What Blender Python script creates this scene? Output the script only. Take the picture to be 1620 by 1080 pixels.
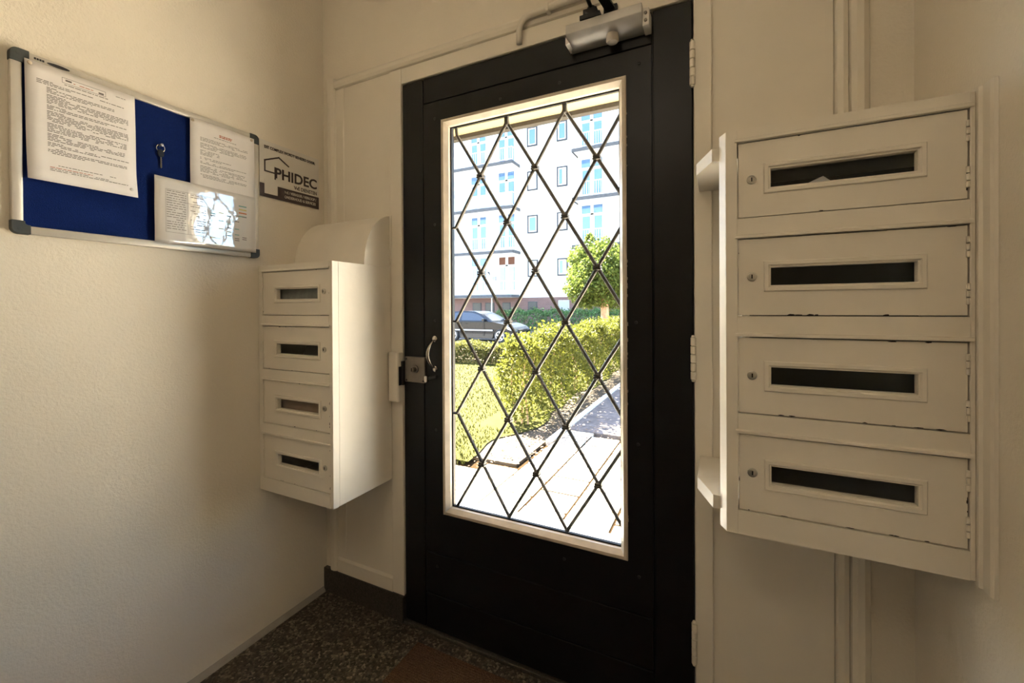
import bpy, bmesh, math, random
from mathutils import Vector, Matrix
random.seed(7)
for o in list(bpy.data.objects): bpy.data.objects.remove(o)
SC = bpy.context.scene
COL = SC.collection

# ------------------------------------------------------------------ camera
CAMZ = 1.196
F_PX, CY_PX = 672.15, 488.65                 # focal length / principal row in a 1620x1080 frame
ROT = ((0.89844207, 0.43905708, -0.00554308),      # camera right
       (-0.00299616, -0.00649360, -0.99997443),    # camera down
       (-0.43908185, 0.89843570, -0.00451864))     # camera forward
cam = bpy.data.cameras.new('camera')
cam.sensor_fit = 'HORIZONTAL'
cam.sensor_width = 36.0
cam.lens = F_PX / 1620 * 36
cam.shift_y = -(540 - CY_PX) / 1620
cam.clip_start = 0.02
cam.clip_end = 300
camo = bpy.data.objects.new('camera', cam)
COL.objects.link(camo)
r, d, f = [Vector(v) for v in ROT]
camo.matrix_world = Matrix(((r.x, -d.x, -f.x, 0), (r.y, -d.y, -f.y, 0), (r.z, -d.z, -f.z, CAMZ), (0, 0, 0, 1)))
SC.camera = camo

# ------------------------------------------------------------------ sky, sun, exposure
SC.view_settings.view_transform = 'Standard'
SC.view_settings.look = 'None'
SC.view_settings.gamma = 1.0
SC.view_settings.use_curve_mapping = False
SC.view_settings.exposure = 0.95
SUN_EL, SUN_STRENGTH, SKY_STRENGTH = 47, 72.0, 0.85
SUN_DIR = Vector((0.86, -0.46, 0)).normalized()     # the way the sunlight travels, over the ground
w = bpy.data.worlds.new('sky')
SC.world = w
w.use_nodes = True
nt = w.node_tree
nt.nodes.clear()
sky = nt.nodes.new('ShaderNodeTexSky')
sky.sky_type = 'NISHITA'
sky.sun_disc = False
sky.sun_elevation = math.radians(SUN_EL)
sky.sun_rotation = math.atan2(-SUN_DIR.x, -SUN_DIR.y)
bg = nt.nodes.new('ShaderNodeBackground')
bg.inputs['Strength'].default_value = SKY_STRENGTH
wo = nt.nodes.new('ShaderNodeOutputWorld')
nt.links.new(sky.outputs[0], bg.inputs[0])
nt.links.new(bg.outputs[0], wo.inputs[0])
sl = bpy.data.lights.new('sun', 'SUN')
sl.energy = SUN_STRENGTH
sl.angle = math.radians(0.6)
sl.color = (1.0, 0.93, 0.80)
so = bpy.data.objects.new('sun', sl)
COL.objects.link(so)
ce = math.cos(math.radians(SUN_EL))
so.rotation_euler = Vector((SUN_DIR.x * ce, SUN_DIR.y * ce, -math.sin(math.radians(SUN_EL)))).to_track_quat('-Z', 'Y').to_euler()
so.location = (-8, -4, 12)
FILL_STRENGTH = 6.2
FILL_COLOR = (1.0, 0.85, 0.64)

# ------------------------------------------------------------------ materials
MATS = {}
def new_mat(name):
    m = bpy.data.materials.new(name)
    m.use_nodes = True
    MATS[name] = m
    return m, m.node_tree, m.node_tree.nodes['Principled BSDF']
def obj_coord(nt):
    tc = nt.nodes.new('ShaderNodeTexCoord')
    return tc.outputs['Object']
def mat(name, col, rough=0.5, metal=0.0, spec=0.5, var=0.0, vscale=8.0, bump=0.0, bscale=60.0, coat=0.0, detail=4.0, bdist=0.002):
    m, nt, b = new_mat(name)
    b.inputs['Base Color'].default_value = (*col, 1)
    b.inputs['Roughness'].default_value = rough
    b.inputs['Metallic'].default_value = metal
    b.inputs['Specular IOR Level'].default_value = spec
    if coat:
        b.inputs['Coat Weight'].default_value = coat
        b.inputs['Coat Roughness'].default_value = 0.03
    co = obj_coord(nt)
    if var:
        n = nt.nodes.new('ShaderNodeTexNoise')
        n.inputs['Scale'].default_value = vscale
        n.inputs['Detail'].default_value = detail
        nt.links.new(co, n.inputs['Vector'])
        mr = nt.nodes.new('ShaderNodeMapRange')
        mr.inputs['From Min'].default_value = 0.3
        mr.inputs['From Max'].default_value = 0.7
        mr.inputs['To Min'].default_value = 1 - var
        mr.inputs['To Max'].default_value = 1 + var
        nt.links.new(n.outputs['Fac'], mr.inputs['Value'])
        mx = nt.nodes.new('ShaderNodeVectorMath')
        mx.operation = 'SCALE'
        mx.inputs[0].default_value = col
        nt.links.new(mr.outputs[0], mx.inputs['Scale'])
        nt.links.new(mx.outputs[0], b.inputs['Base Color'])
    if bump:
        n2 = nt.nodes.new('ShaderNodeTexNoise')
        n2.inputs['Scale'].default_value = bscale
        n2.inputs['Detail'].default_value = 3
        nt.links.new(co, n2.inputs['Vector'])
        bp = nt.nodes.new('ShaderNodeBump')
        bp.inputs['Strength'].default_value = bump
        bp.inputs['Distance'].default_value = bdist
        nt.links.new(n2.outputs['Fac'], bp.inputs['Height'])
        nt.links.new(bp.outputs[0], b.inputs['Normal'])
    return m
def ramp(nt, stops):
    cr = nt.nodes.new('ShaderNodeValToRGB')
    e = cr.color_ramp.elements
    e[0].position, e[0].color = stops[0][0], (*stops[0][1], 1)
    e[1].position, e[1].color = stops[-1][0], (*stops[-1][1], 1)
    for p, c in stops[1:-1]:
        k = e.new(p)
        k.color = (*c, 1)
    return cr

PLASTER = mat('plaster', (0.80, 0.73, 0.62), 0.75, spec=0.25, var=0.03, vscale=3, bump=0.5, bscale=165, bdist=0.003)
PAINT = mat('cream_paint', (0.80, 0.735, 0.63), 0.38, spec=0.4, var=0.025, vscale=6, bump=0.12, bscale=45)
PAINT2 = mat('mailbox_paint', (0.80, 0.735, 0.635), 0.36, spec=0.4, var=0.03, vscale=9, bump=0.15, bscale=60)
BEADP = mat('bead_paint', (0.58, 0.50, 0.40), 0.4, var=0.08, vscale=30)
CEILP = mat('ceiling_paint', (0.82, 0.77, 0.68), 0.8)
BLACK = mat('black_door_paint', (0.0085, 0.008, 0.009), 0.36, spec=0.24, var=0.12, vscale=14, bump=0.12, bscale=70)
DARKGAP = mat('dark_gap', (0.012, 0.010, 0.009), 0.9)
CHIP = mat('bare_dark_chip', (0.03, 0.022, 0.018), 0.8, var=0.3, vscale=200)
SILVER = mat('aluminium', (0.60, 0.57, 0.53), 0.32, metal=0.9, var=0.04, vscale=40)
CLOSER = mat('closer_silver', (0.50, 0.48, 0.455), 0.45, metal=0.6, var=0.03, vscale=40)
CHROME = mat('worn_chrome', (0.50, 0.45, 0.41), 0.14, metal=1.0)
STEELDK = mat('dull_steel', (0.20, 0.175, 0.15), 0.42, metal=0.75, var=0.08, vscale=60)
BLACKMETAL = mat('black_metal', (0.018, 0.018, 0.02), 0.38, metal=0.3)
LATTICE = mat('lattice_iron', (0.075, 0.065, 0.052), 0.45, metal=0.35, var=0.25, vscale=70, bump=0.2, bscale=120)
FELT = mat('blue_felt', (0.005, 0.016, 0.105), 0.95, spec=0.1, var=0.12, vscale=300, bump=0.5, bscale=600)
BOARDALU = mat('board_aluminium', (0.62, 0.58, 0.52), 0.38, metal=0.35, var=0.03, vscale=30)
CAPGREY = mat('corner_cap_plastic', (0.05, 0.058, 0.058), 0.5)
PAPER = mat('white_paper', (0.82, 0.78, 0.76), 0.7, spec=0.2, var=0.02, vscale=25)
SLEEVE = mat('plastic_sleeve', (0.80, 0.77, 0.75), 0.5, spec=0.5, coat=1.0, bump=0.25, bscale=22, bdist=0.0012)
SLEEVE.node_tree.nodes['Principled BSDF'].inputs['Coat IOR'].default_value = 2.4
SLEEVE.node_tree.links.new(SLEEVE.node_tree.nodes['Bump'].outputs[0], SLEEVE.node_tree.nodes['Principled BSDF'].inputs['Coat Normal'])
INK = mat('grey_ink', (0.16, 0.14, 0.13), 0.8)
INKL = mat('pale_ink', (0.20, 0.18, 0.17), 0.8)
INKR = mat('red_ink', (0.45, 0.13, 0.08), 0.8)
INKB = mat('black_ink', (0.03, 0.028, 0.028), 0.7)
INKC = mat('teal_ink', (0.18, 0.38, 0.36), 0.8)
INKO = mat('orange_ink', (0.55, 0.16, 0.06), 0.8)
INKY = mat('yellow_ink', (0.60, 0.50, 0.18), 0.8)
SIGNW = mat('sign_white', (0.70, 0.66, 0.60), 0.35)
SIGNB = mat('sign_brown', (0.070, 0.046, 0.042), 0.35)
SIGNT = mat('sign_dark_print', (0.055, 0.036, 0.034), 0.4)
PIN = mat('pin_head', (0.62, 0.52, 0.40), 0.35)
KEYP = mat('key_head_plastic', (0.012, 0.018, 0.035), 0.35)
SKIRT = mat('dark_terrazzo', (0.050, 0.042, 0.034), 0.5, var=0.5, vscale=160, detail=6)
CONDUIT = mat('conduit_plastic', (0.76, 0.70, 0.60), 0.4)
ENVW = mat('envelope_white', (0.72, 0.70, 0.66), 0.7, var=0.06, vscale=20)
ENVG = mat('envelope_grey', (0.42, 0.42, 0.38), 0.7, var=0.2, vscale=30)
ENVB = mat('envelope_brown', (0.46, 0.33, 0.24), 0.7, var=0.1, vscale=30)
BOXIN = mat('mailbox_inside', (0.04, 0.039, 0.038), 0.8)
CANOPY = mat('canopy_soffit', (0.35, 0.27, 0.13), 0.7, var=0.03, vscale=3)
CANEDGE = mat('canopy_edge', (0.024, 0.020, 0.016), 0.8, var=0.4, vscale=60)
STONE = mat('door_step_stone', (0.72, 0.68, 0.62), 0.7, var=0.06, vscale=12, bump=0.2)
TILEM = mat('paving_tile', (0.60, 0.52, 0.40), 0.85, var=0.10, vscale=9, bump=0.3, bscale=90, detail=8)
SOIL = mat('sand_and_soil', (0.085, 0.066, 0.046), 0.95, spec=0.05, var=0.35, vscale=7, detail=8, bump=0.5, bscale=40)
LITTER = mat('fallen_leaves', (0.22, 0.14, 0.09), 0.9)
KERB = mat('concrete_kerb', (0.52, 0.47, 0.42), 0.9, var=0.1, vscale=10)
GRASSG = mat('lawn_ground', (0.046, 0.044, 0.009), 0.9, spec=0.05, var=0.30, vscale=3.0, detail=8)
GRASSB = mat('grass_blade', (0.046, 0.048, 0.008), 0.8, spec=0.05, var=0.3, vscale=2.0)
ASPHALT = mat('asphalt', (0.13, 0.125, 0.12), 0.9, var=0.15, vscale=5)
PAVE2 = mat('far_pavement', (0.42, 0.38, 0.34), 0.9, var=0.1, vscale=4)
FACADE = mat('white_render', (0.84, 0.82, 0.79), 0.85, var=0.02, vscale=0.7)
FRAMEW = mat('window_frame_white', (0.80, 0.79, 0.77), 0.5)
FRAMED = mat('window_frame_dark', (0.035, 0.035, 0.042), 0.6)
SLAB = mat('balcony_slab', (0.085, 0.085, 0.09), 0.8, var=0.25, vscale=6)
BALPANEL = mat('balcony_glass_panel', (0.50, 0.70, 0.68), 0.3)
RAILW = mat('railing_white', (0.78, 0.78, 0.77), 0.5)
ROOFM = mat('roof_tile', (0.22, 0.11, 0.08), 0.8)
CURTAIN = mat('net_curtain', (0.62, 0.62, 0.60), 0.9)
AWNR = mat('awning_red', (0.13, 0.05, 0.03), 0.9)
BARK = mat('bark', (0.46, 0.28, 0.16), 0.9, var=0.25, vscale=12, bump=0.6, bscale=25)
CARP = mat('car_paint', (0.016, 0.017, 0.021), 0.22, metal=0.5, coat=0.6)
CARG = mat('car_window', (0.03, 0.035, 0.05), 0.05, spec=0.9)
TYRE = mat('tyre', (0.025, 0.025, 0.027), 0.8)
WHEEL = mat('alloy_wheel', (0.62, 0.62, 0.64), 0.3, metal=0.7)
PLATE = mat('plate_yellow', (0.85, 0.48, 0.05), 0.5)
LIGHTG = mat('headlight', (0.75, 0.76, 0.78), 0.15)
GREYPL = mat('grey_plastic', (0.35, 0.35, 0.36), 0.6)
BRICKD = mat('cellar_pane', (0.035, 0.035, 0.038), 0.25)
SOCK = mat('cellar_hatch', (0.42, 0.40, 0.40), 0.6)

def leaf_mat(name, c1, c2, trans):
    m, nt, b = new_mat(name)
    g = nt.nodes.new('ShaderNodeNewGeometry')
    cr = ramp(nt, [(0.0, c1), (1.0, c2)])
    nt.links.new(g.outputs['Random Per Island'], cr.inputs[0])
    nt.links.new(cr.outputs[0], b.inputs['Base Color'])
    b.inputs['Roughness'].default_value = 0.6
    b.inputs['Specular IOR Level'].default_value = 0.15
    t = nt.nodes.new('ShaderNodeBsdfTranslucent')
    nt.links.new(cr.outputs[0], t.inputs['Color'])
    mx = nt.nodes.new('ShaderNodeMixShader')
    mx.inputs[0].default_value = trans
    out = nt.nodes['Material Output']
    nt.links.new(b.outputs[0], mx.inputs[1])
    nt.links.new(t.outputs[0], mx.inputs[2])
    nt.links.new(mx.outputs[0], out.inputs[0])
    return m
LEAFH = leaf_mat('hedge_leaf', (0.045, 0.050, 0.008), (0.145, 0.145, 0.020), 0.42)
LEAFB = leaf_mat('low_hedge_leaf', (0.05, 0.053, 0.012), (0.15, 0.14, 0.036), 0.4)
LEAFT = leaf_mat('tree_leaf', (0.05, 0.075, 0.012), (0.14, 0.17, 0.034), 0.4)
LEAFD = leaf_mat('shrub_leaf', (0.05, 0.11, 0.04), (0.16, 0.26, 0.09), 0.25)

def glass_mat(name, tint, gloss=1.0, rough=0.0):
    m, nt, b = new_mat(name)
    nt.nodes.remove(b)
    tr = nt.nodes.new('ShaderNodeBsdfTransparent')
    tr.inputs[0].default_value = (*tint, 1)
    gl = nt.nodes.new('ShaderNodeBsdfGlossy')
    gl.inputs['Roughness'].default_value = rough
    # Schlick reflectance, the same on both faces of the thin pane
    ge = nt.nodes.new('ShaderNodeNewGeometry')
    dt = nt.nodes.new('ShaderNodeVectorMath')
    dt.operation = 'DOT_PRODUCT'
    nt.links.new(ge.outputs['Normal'], dt.inputs[0])
    nt.links.new(ge.outputs['Incoming'], dt.inputs[1])
    def op(o, a, b_):
        q_ = nt.nodes.new('ShaderNodeMath')
        q_.operation = o
        for k, x in enumerate((a, b_)):
            if x is None: continue
            if isinstance(x, (int, float)): q_.inputs[k].default_value = x
            else: nt.links.new(x, q_.inputs[k])
        return q_.outputs[0]
    c_ = op('ABSOLUTE', dt.outputs['Value'], None)
    p5 = op('POWER', op('SUBTRACT', 1.0, c_), 5.0)
    sch = op('MULTIPLY', op('ADD', op('MULTIPLY', p5, 0.96), 0.04), gloss*0.6)
    mx = nt.nodes.new('ShaderNodeMixShader')
    nt.links.new(sch, mx.inputs[0])
    nt.links.new(tr.outputs[0], mx.inputs[1])
    nt.links.new(gl.outputs[0], mx.inputs[2])
    nt.links.new(mx.outputs[0], nt.nodes['Material Output'].inputs[0])
    return m
GLASS = glass_mat('door_glass', (0.97, 0.98, 0.97), 0.8)
SLOTGLASS = glass_mat('slot_glass', (0.90, 0.91, 0.92), 0.7, 0.06)
WINGLASS = mat('far_window_glass', (0.10, 0.20, 0.40), 0.06, spec=1.0)

def floor_mat():
    m, nt, b = new_mat('washed_gravel_terrazzo')
    co = obj_coord(nt)
    v = nt.nodes.new('ShaderNodeTexVoronoi')
    v.inputs['Scale'].default_value = 125
    nt.links.new(co, v.inputs['Vector'])
    cr = ramp(nt, [(0.0, (0.024, 0.018, 0.013)), (0.35, (0.055, 0.041, 0.029)), (0.7, (0.10, 0.077, 0.055)), (1.0, (0.24, 0.19, 0.14))])
    sp = nt.nodes.new('ShaderNodeSeparateColor')
    nt.links.new(v.outputs['Color'], sp.inputs[0])
    nt.links.new(sp.outputs[0], cr.inputs[0])
    e = nt.nodes.new('ShaderNodeTexVoronoi')
    e.feature = 'DISTANCE_TO_EDGE'
    e.inputs['Scale'].default_value = 125
    nt.links.new(co, e.inputs['Vector'])
    mr = nt.nodes.new('ShaderNodeMapRange')
    mr.inputs['From Max'].default_value = 0.10
    mr.inputs['To Min'].default_value = 0.35
    nt.links.new(e.outputs['Distance'], mr.inputs['Value'])
    mx = nt.nodes.new('ShaderNodeVectorMath')
    mx.operation = 'SCALE'
    nt.links.new(cr.outputs[0], mx.inputs[0])
    nt.links.new(mr.outputs[0], mx.inputs['Scale'])
    nt.links.new(mx.outputs[0], b.inputs['Base Color'])
    b.inputs['Roughness'].default_value = 0.55
    bp = nt.nodes.new('ShaderNodeBump')
    bp.inputs['Strength'].default_value = 0.6
    bp.inputs['Distance'].default_value = 0.004
    nt.links.new(mr.outputs[0], bp.inputs['Height'])
    nt.links.new(bp.outputs[0], b.inputs['Normal'])
    return m
FLOOR = floor_mat()

def mat_coir():
    m, nt, b = new_mat('brown_ribbed_mat')
    co = obj_coord(nt)
    n = nt.nodes.new('ShaderNodeTexNoise')
    n.inputs['Scale'].default_value = 350
    nt.links.new(co, n.inputs['Vector'])
    cr = ramp(nt, [(0.3, (0.055, 0.030, 0.020)), (0.7, (0.17, 0.10, 0.065))])
    nt.links.new(n.outputs['Fac'], cr.inputs[0])
    nt.links.new(cr.outputs[0], b.inputs['Base Color'])
    b.inputs['Roughness'].default_value = 0.95
    b.inputs['Specular IOR Level'].default_value = 0.1
    return m
COIR = mat_coir()

def brick_mat():
    m, nt, b = new_mat('far_brick')
    co = obj_coord(nt)
    mp = nt.nodes.new('ShaderNodeMapping')
    mp.inputs['Rotation'].default_value = (math.radians(90), 0, 0)
    nt.links.new(co, mp.inputs[0])
    br = nt.nodes.new('ShaderNodeTexBrick')
    br.inputs['Scale'].default_value = 4.0
    br.inputs['Color1'].default_value = (0.13, 0.052, 0.042, 1)
    br.inputs['Color2'].default_value = (0.18, 0.08, 0.065, 1)
    br.inputs['Mortar'].default_value = (0.26, 0.20, 0.18, 1)
    br.inputs['Mortar Size'].default_value = 0.03
    nt.links.new(mp.outputs[0], br.inputs['Vector'])
    nt.links.new(br.outputs['Color'], b.inputs['Base Color'])
    b.inputs['Roughness'].default_value = 0.9
    return m
BRICK = brick_mat()

def emit_mat(name, col, s):
    m, nt, b = new_mat(name)
    b.inputs['Base Color'].default_value = (0.9, 0.88, 0.84, 1)
    b.inputs['Emission Color'].default_value = (*col, 1)
    b.inputs['Emission Strength'].default_value = s
    return m
FILLM = emit_mat('fill_lamp_glow', FILL_COLOR, FILL_STRENGTH)

# ------------------------------------------------------------------ mesh helpers
ORG = {}
class MB:
    def __init__(s):
        s.v, s.f, s.m = [], [], []
    def add(s, vs, fs, mi=0):
        o = len(s.v)
        s.v += [tuple(p) for p in vs]
        for q in fs:
            s.f.append(tuple(i + o for i in q))
            s.m.append(mi)
        return s
    def box(s, x0, x1, y0, y1, z0, z1, mi=0):
        x0, x1 = min(x0, x1), max(x0, x1); y0, y1 = min(y0, y1), max(y0, y1); z0, z1 = min(z0, z1), max(z0, z1)
        return s.add([(x0,y0,z0),(x1,y0,z0),(x1,y1,z0),(x0,y1,z0),(x0,y0,z1),(x1,y0,z1),(x1,y1,z1),(x0,y1,z1)],
                     [(0,3,2,1),(4,5,6,7),(0,1,5,4),(1,2,6,5),(2,3,7,6),(3,0,4,7)], mi)
    def prism(s, poly, axis, a, b, mi=0):
        # poly of 2D points swept along axis; (axis x: poly=(y,z); y: (x,z); z: (x,y))
        def p3(p, t):
            return (t, p[0], p[1]) if axis == 'x' else (p[0], t, p[1]) if axis == 'y' else (p[0], p[1], t)
        n = len(poly)
        vs = [p3(p, a) for p in poly] + [p3(p, b) for p in poly]
        fs = [tuple(range(n)), tuple(range(2*n-1, n-1, -1))] + [(i, i+n, (i+1) % n + n, (i+1) % n) for i in range(n)]
        return s.add(vs, fs, mi)
    def lathe(s, prof, c, axis='z', n=20, mi=0):
        # prof: (radius, height along axis) ; closed at ends if radius 0
        ax = {'x': 0, 'y': 1, 'z': 2}[axis]
        vs, fs = [], []
        for rr, h in prof:
            for k in range(n):
                a = 2*math.pi*k/n
                p = [0, 0, 0]
                p[ax] = h
                p[(ax+1) % 3] = rr*math.cos(a)
                p[(ax+2) % 3] = rr*math.sin(a)
                vs.append((p[0]+c[0], p[1]+c[1], p[2]+c[2]))
        m = len(prof)
        for i in range(m-1):
            for k in range(n):
                fs.append((i*n+k, i*n+(k+1) % n, (i+1)*n+(k+1) % n, (i+1)*n+k))
        fs.append(tuple(range(n-1, -1, -1)))
        fs.append(tuple((m-1)*n+k for k in range(n)))
        return s.add(vs, fs, mi)
    def tube(s, pts, rad, n=10, mi=0, closed=False):
        pts = [Vector(p) for p in pts]
        vs, fs = [], []
        N = len(pts)
        up = None
        for i, p in enumerate(pts):
            if closed:
                t = (pts[(i+1) % N] - pts[i-1]).normalized()
            else:
                t = (pts[min(i+1, N-1)] - pts[max(i-1, 0)]).normalized()
            if up is None:
                up = Vector((0, 0, 1)) if abs(t.z) < 0.9 else Vector((0, 1, 0))
            side = t.cross(up).normalized()
            up = side.cross(t).normalized()
            rr = rad[i] if isinstance(rad, (list, tuple)) else rad
            for k in range(n):
                a = 2*math.pi*k/n
                vs.append(tuple(p + side*(rr*math.cos(a)) + up*(rr*math.sin(a))))
        for i in range(N if closed else N-1):
            j = (i+1) % N
            for k in range(n):
                fs.append((i*n+k, i*n+(k+1) % n, j*n+(k+1) % n, j*n+k))
        if not closed:
            fs.append(tuple(range(n-1, -1, -1)))
            fs.append(tuple((N-1)*n+k for k in range(n)))
        return s.add(vs, fs, mi)
    def build(s, name, mats, parent=None, bevel=0.0, smooth=False, seg=2, auto=False):
        if not isinstance(mats, (list, tuple)): mats = [mats]
        if parent is None:
            xs, ys, zs = zip(*s.v)
            org = Vector(((min(xs)+max(xs))/2, (min(ys)+max(ys))/2, min(zs)))
        else:
            org = ORG[parent.name]
        me = bpy.data.meshes.new(name)
        me.from_pydata([(x-org.x, y-org.y, z-org.z) for x, y, z in s.v], [], s.f)
        for m in mats: me.materials.append(m)
        me.polygons.foreach_set('material_index', s.m)
        bm = bmesh.new(); bm.from_mesh(me)
        bmesh.ops.recalc_face_normals(bm, faces=bm.faces)
        if bevel:
            es = [e for e in bm.edges if len(e.link_faces) == 2 and e.calc_face_angle(0) > 0.5]
            bmesh.ops.bevel(bm, geom=es, offset=bevel, segments=seg, affect='EDGES', profile=0.5, clamp_overlap=True)
        bm.to_mesh(me); bm.free()
        if smooth or auto:
            me.polygons.foreach_set('use_smooth', [True]*len(me.polygons))
            if auto:
                me.set_sharp_from_angle(angle=math.radians(40))
        o = bpy.data.objects.new(name, me)
        COL.objects.link(o)
        if parent is None:
            o.location = org
        else:
            o.parent = parent
        ORG[o.name] = org
        return o
def tag(o, label=None, cat=None, group=None, kind=None):
    if label: o['label'] = label
    if cat: o['category'] = cat
    if group: o['group'] = group
    if kind: o['kind'] = kind
    return o
def thing(name, loc, label=None, cat=None, group=None, kind=None):
    o = bpy.data.objects.new(name, None)
    o.empty_display_size = 0.05
    COL.objects.link(o)
    o.location = loc
    ORG[o.name] = Vector(loc)
    return tag(o, label, cat, group, kind)
def struct(mb, name, m, bevel=0.0, **k):
    return tag(mb.build(name, m, None, bevel, **k), kind='structure')
def text_mesh(name, body, size, origin, ux, uz, m, parent, ext=0.0004, align='LEFT', space=1.0, bold=0.0, width=None):
    cu = bpy.data.curves.new('lettering', 'FONT')
    cu.body = body
    cu.size = size
    cu.align_x = align
    cu.space_character = space
    cu.offset = bold
    cu.extrude = ext
    cu.resolution_u = 3
    to = bpy.data.objects.new('lettering_source', cu)
    COL.objects.link(to)
    dg = bpy.context.evaluated_depsgraph_get()
    me = bpy.data.meshes.new_from_object(to.evaluated_get(dg))
    bpy.data.objects.remove(to)
    ux, uz = Vector(ux), Vector(uz)
    nz = ux.cross(uz)
    org = ORG[parent.name]
    sx = 1.0
    if width:
        xs = [v.co.x for v in me.vertices]
        sx = width / (max(xs) - min(xs))
    for v in me.vertices:
        p = Vector(origin) + ux*(v.co.x*sx) + uz*v.co.y + nz*v.co.z - org
        v.co = p
    me.materials.clear()
    me.materials.append(m)
    me.name = name
    o = bpy.data.objects.new(name, me)
    COL.objects.link(o)
    o.parent = parent
    ORG[o.name] = org
    return o

D = 1.27             # plane of the door's inner face
XL, XR = -1.51, 0.40  # side walls
YB = 0.986           # plane of the mailbox fronts
CEIL = 2.75
BACK = -2.6
G = -0.14            # ground outside
DL, DR, DT = -1.077, -0.066, 2.037

# ------------------------------------------------------------------ room shell
struct(MB().box(XL-0.2, XR+0.2, BACK-0.2, D+0.09, -0.12, 0), 'floor', FLOOR)
struct(MB().box(XL-0.2, XR+0.2, BACK-0.2, D+0.22, CEIL, CEIL+0.15), 'ceiling', CEILP)
struct(MB().box(XL-0.2, XL, BACK, D+0.22, 0, CEIL), 'wall_left', PLASTER)
struct(MB().box(XR, XR+0.2, BACK, D+0.22, 0, CEIL), 'wall_right', PLASTER)
struct(MB().box(XL-0.2, XR+0.2, BACK-0.2, BACK, 0, CEIL), 'wall_back', PLASTER)
wf = MB()
YW = D+0.006
FX0, FX1, FT = -1.432, 0.252, 2.10      # inner edge of the outer moulding
wf.box(XL, FX0-0.01, YW, D+0.22, 0, CEIL)
wf.box(FX1+0.01, XR, YW, D+0.22, 0, CEIL)
wf.box(FX0-0.01, FX1+0.01, YW, D+0.22, FT+0.005, CEIL)
struct(wf, 'wall_front', PLASTER)

# outer moulding round the whole door set
def mould(t):     # profile across the strip, t from inner (0) to outer (1): y offset
    return [(0.0, 0.0), (0.12, -0.012), (0.35, -0.017), (0.65, -0.017), (0.9, -0.009), (1.0, 0.0)]
def mould_vert(xi, xo, z0, z1, name):
    b = MB()
    poly = [(xi, YW+0.004)] + [(xi+(xo-xi)*t, YW+dy) for t, dy in mould(0)] + [(xo, YW+0.004)]
    b.prism(poly, 'z', z0, z1)
    return struct(b, name, PAINT)
mould_vert(-1.432, -1.482, 0.10, 2.148, 'trim_1')
mould_vert(0.278, 0.321, 0.0, 2.148, 'trim_2')
b = MB()
poly = [(YW+0.004, FT)] + [(YW+dy, FT+0.046*t) for t, dy in mould(0)] + [(YW+0.004, FT+0.046)]
b.prism(poly, 'x', -1.4322, 0.2782)
struct(b, 'trim_3', PAINT)
# cove strip between panel and moulding on the hinge side
struct(MB().prism([(0.250, D+0.012), (0.256, D-0.004), (0.268, D-0.006), (0.278, D-0.002), (0.278, D+0.012)], 'z', 0.0, FT), 'trim_4', PAINT)

# fixed side panels and head of the door frame
def side_panel(name, x0, x1, jx0, jx1, z0, pz0):
    b = MB()
    # recessed board
    b.box(x0, x1, D+0.001, D+0.06, z0, FT)
    return struct(b, name, PAINT)
side_panel('trim_5', -1.432, -1.137, 0, 0, 0.10, 0)
struct(MB().box(-1.137, DL-0.004, D-0.006, D+0.075, 0.10, FT), 'trim_6', PAINT, bevel=0.003)     # lock jamb
struct(MB().box(DL-0.004, DR+0.004, D-0.004, D+0.075, DT+0.005, FT), 'trim_7', PAINT, bevel=0.003)  # head
struct(MB().box(DR+0.004, -0.017, D-0.006, D+0.075, 0.0, FT), 'trim_8', PAINT, bevel=0.003)        # hinge jamb
struct(MB().box(-0.017, 0.250, D+0.004, D+0.06, 0.0, FT), 'trim_9', PAINT)
# rebate behind the closed leaf
rs = MB()
rs.box(DL-0.02, DL+0.014, D+0.058, D+0.22, 0.012, DT+0.004)
rs.box(DR-0.014, DR+0.02, D+0.058, D+0.22, 0.012, DT+0.004)
rs.box(DL-0.02, DR+0.02, D+0.058, D+0.22, DT-0.012, FT)
rs.box(-1.44, DL-0.02, D+0.0755, D+0.22, 0.0, FT+0.005)
rs.box(DR+0.02, 0.262, D+0.0755, D+0.22, 0.0, FT+0.005)
struct(rs, 'trim_13', PAINT)
# bottom and top rail of the left panel
b = MB()
b.prism([(D-0.006, 0.10), (D-0.006, 0.150), (D+0.002, 0.160), (D+0.002, 0.10)], 'x', -1.432, -1.137)
struct(b, 'trim_10', PAINT)
# narrow cover strip beside the lock jamb
struct(MB().prism([(-1.40, D+0.0015), (-1.397, D-0.0015), (-1.388, D-0.0015), (-1.384, D+0.0015)], 'z', 0.16, FT), 'trim_11', PAINT)
# skirtings
sk = MB()
sk.box(XL, DL-0.030, D-0.010, D+0.05, 0, 0.10)
sk.box(DL-0.030, DL-0.003, D-0.016, D+0.05, 0, 0.098)
struct(sk, 'baseboard_front', SKIRT, bevel=0.002)
struct(MB().prism([(XL, 0), (XL+0.012, 0), (XL+0.010, 0.006), (XL, 0.020)], 'y', BACK, D-0.011), 'baseboard_left', mat('skirting_grey', (0.34, 0.31, 0.27), 0.7, var=0.1, vscale=20))
# threshold under the door
struct(MB().box(DL-0.002, DR+0.002, D-0.012, D+0.22, -0.02, 0.012), 'trim_12', SKIRT, bevel=0.003)

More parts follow.
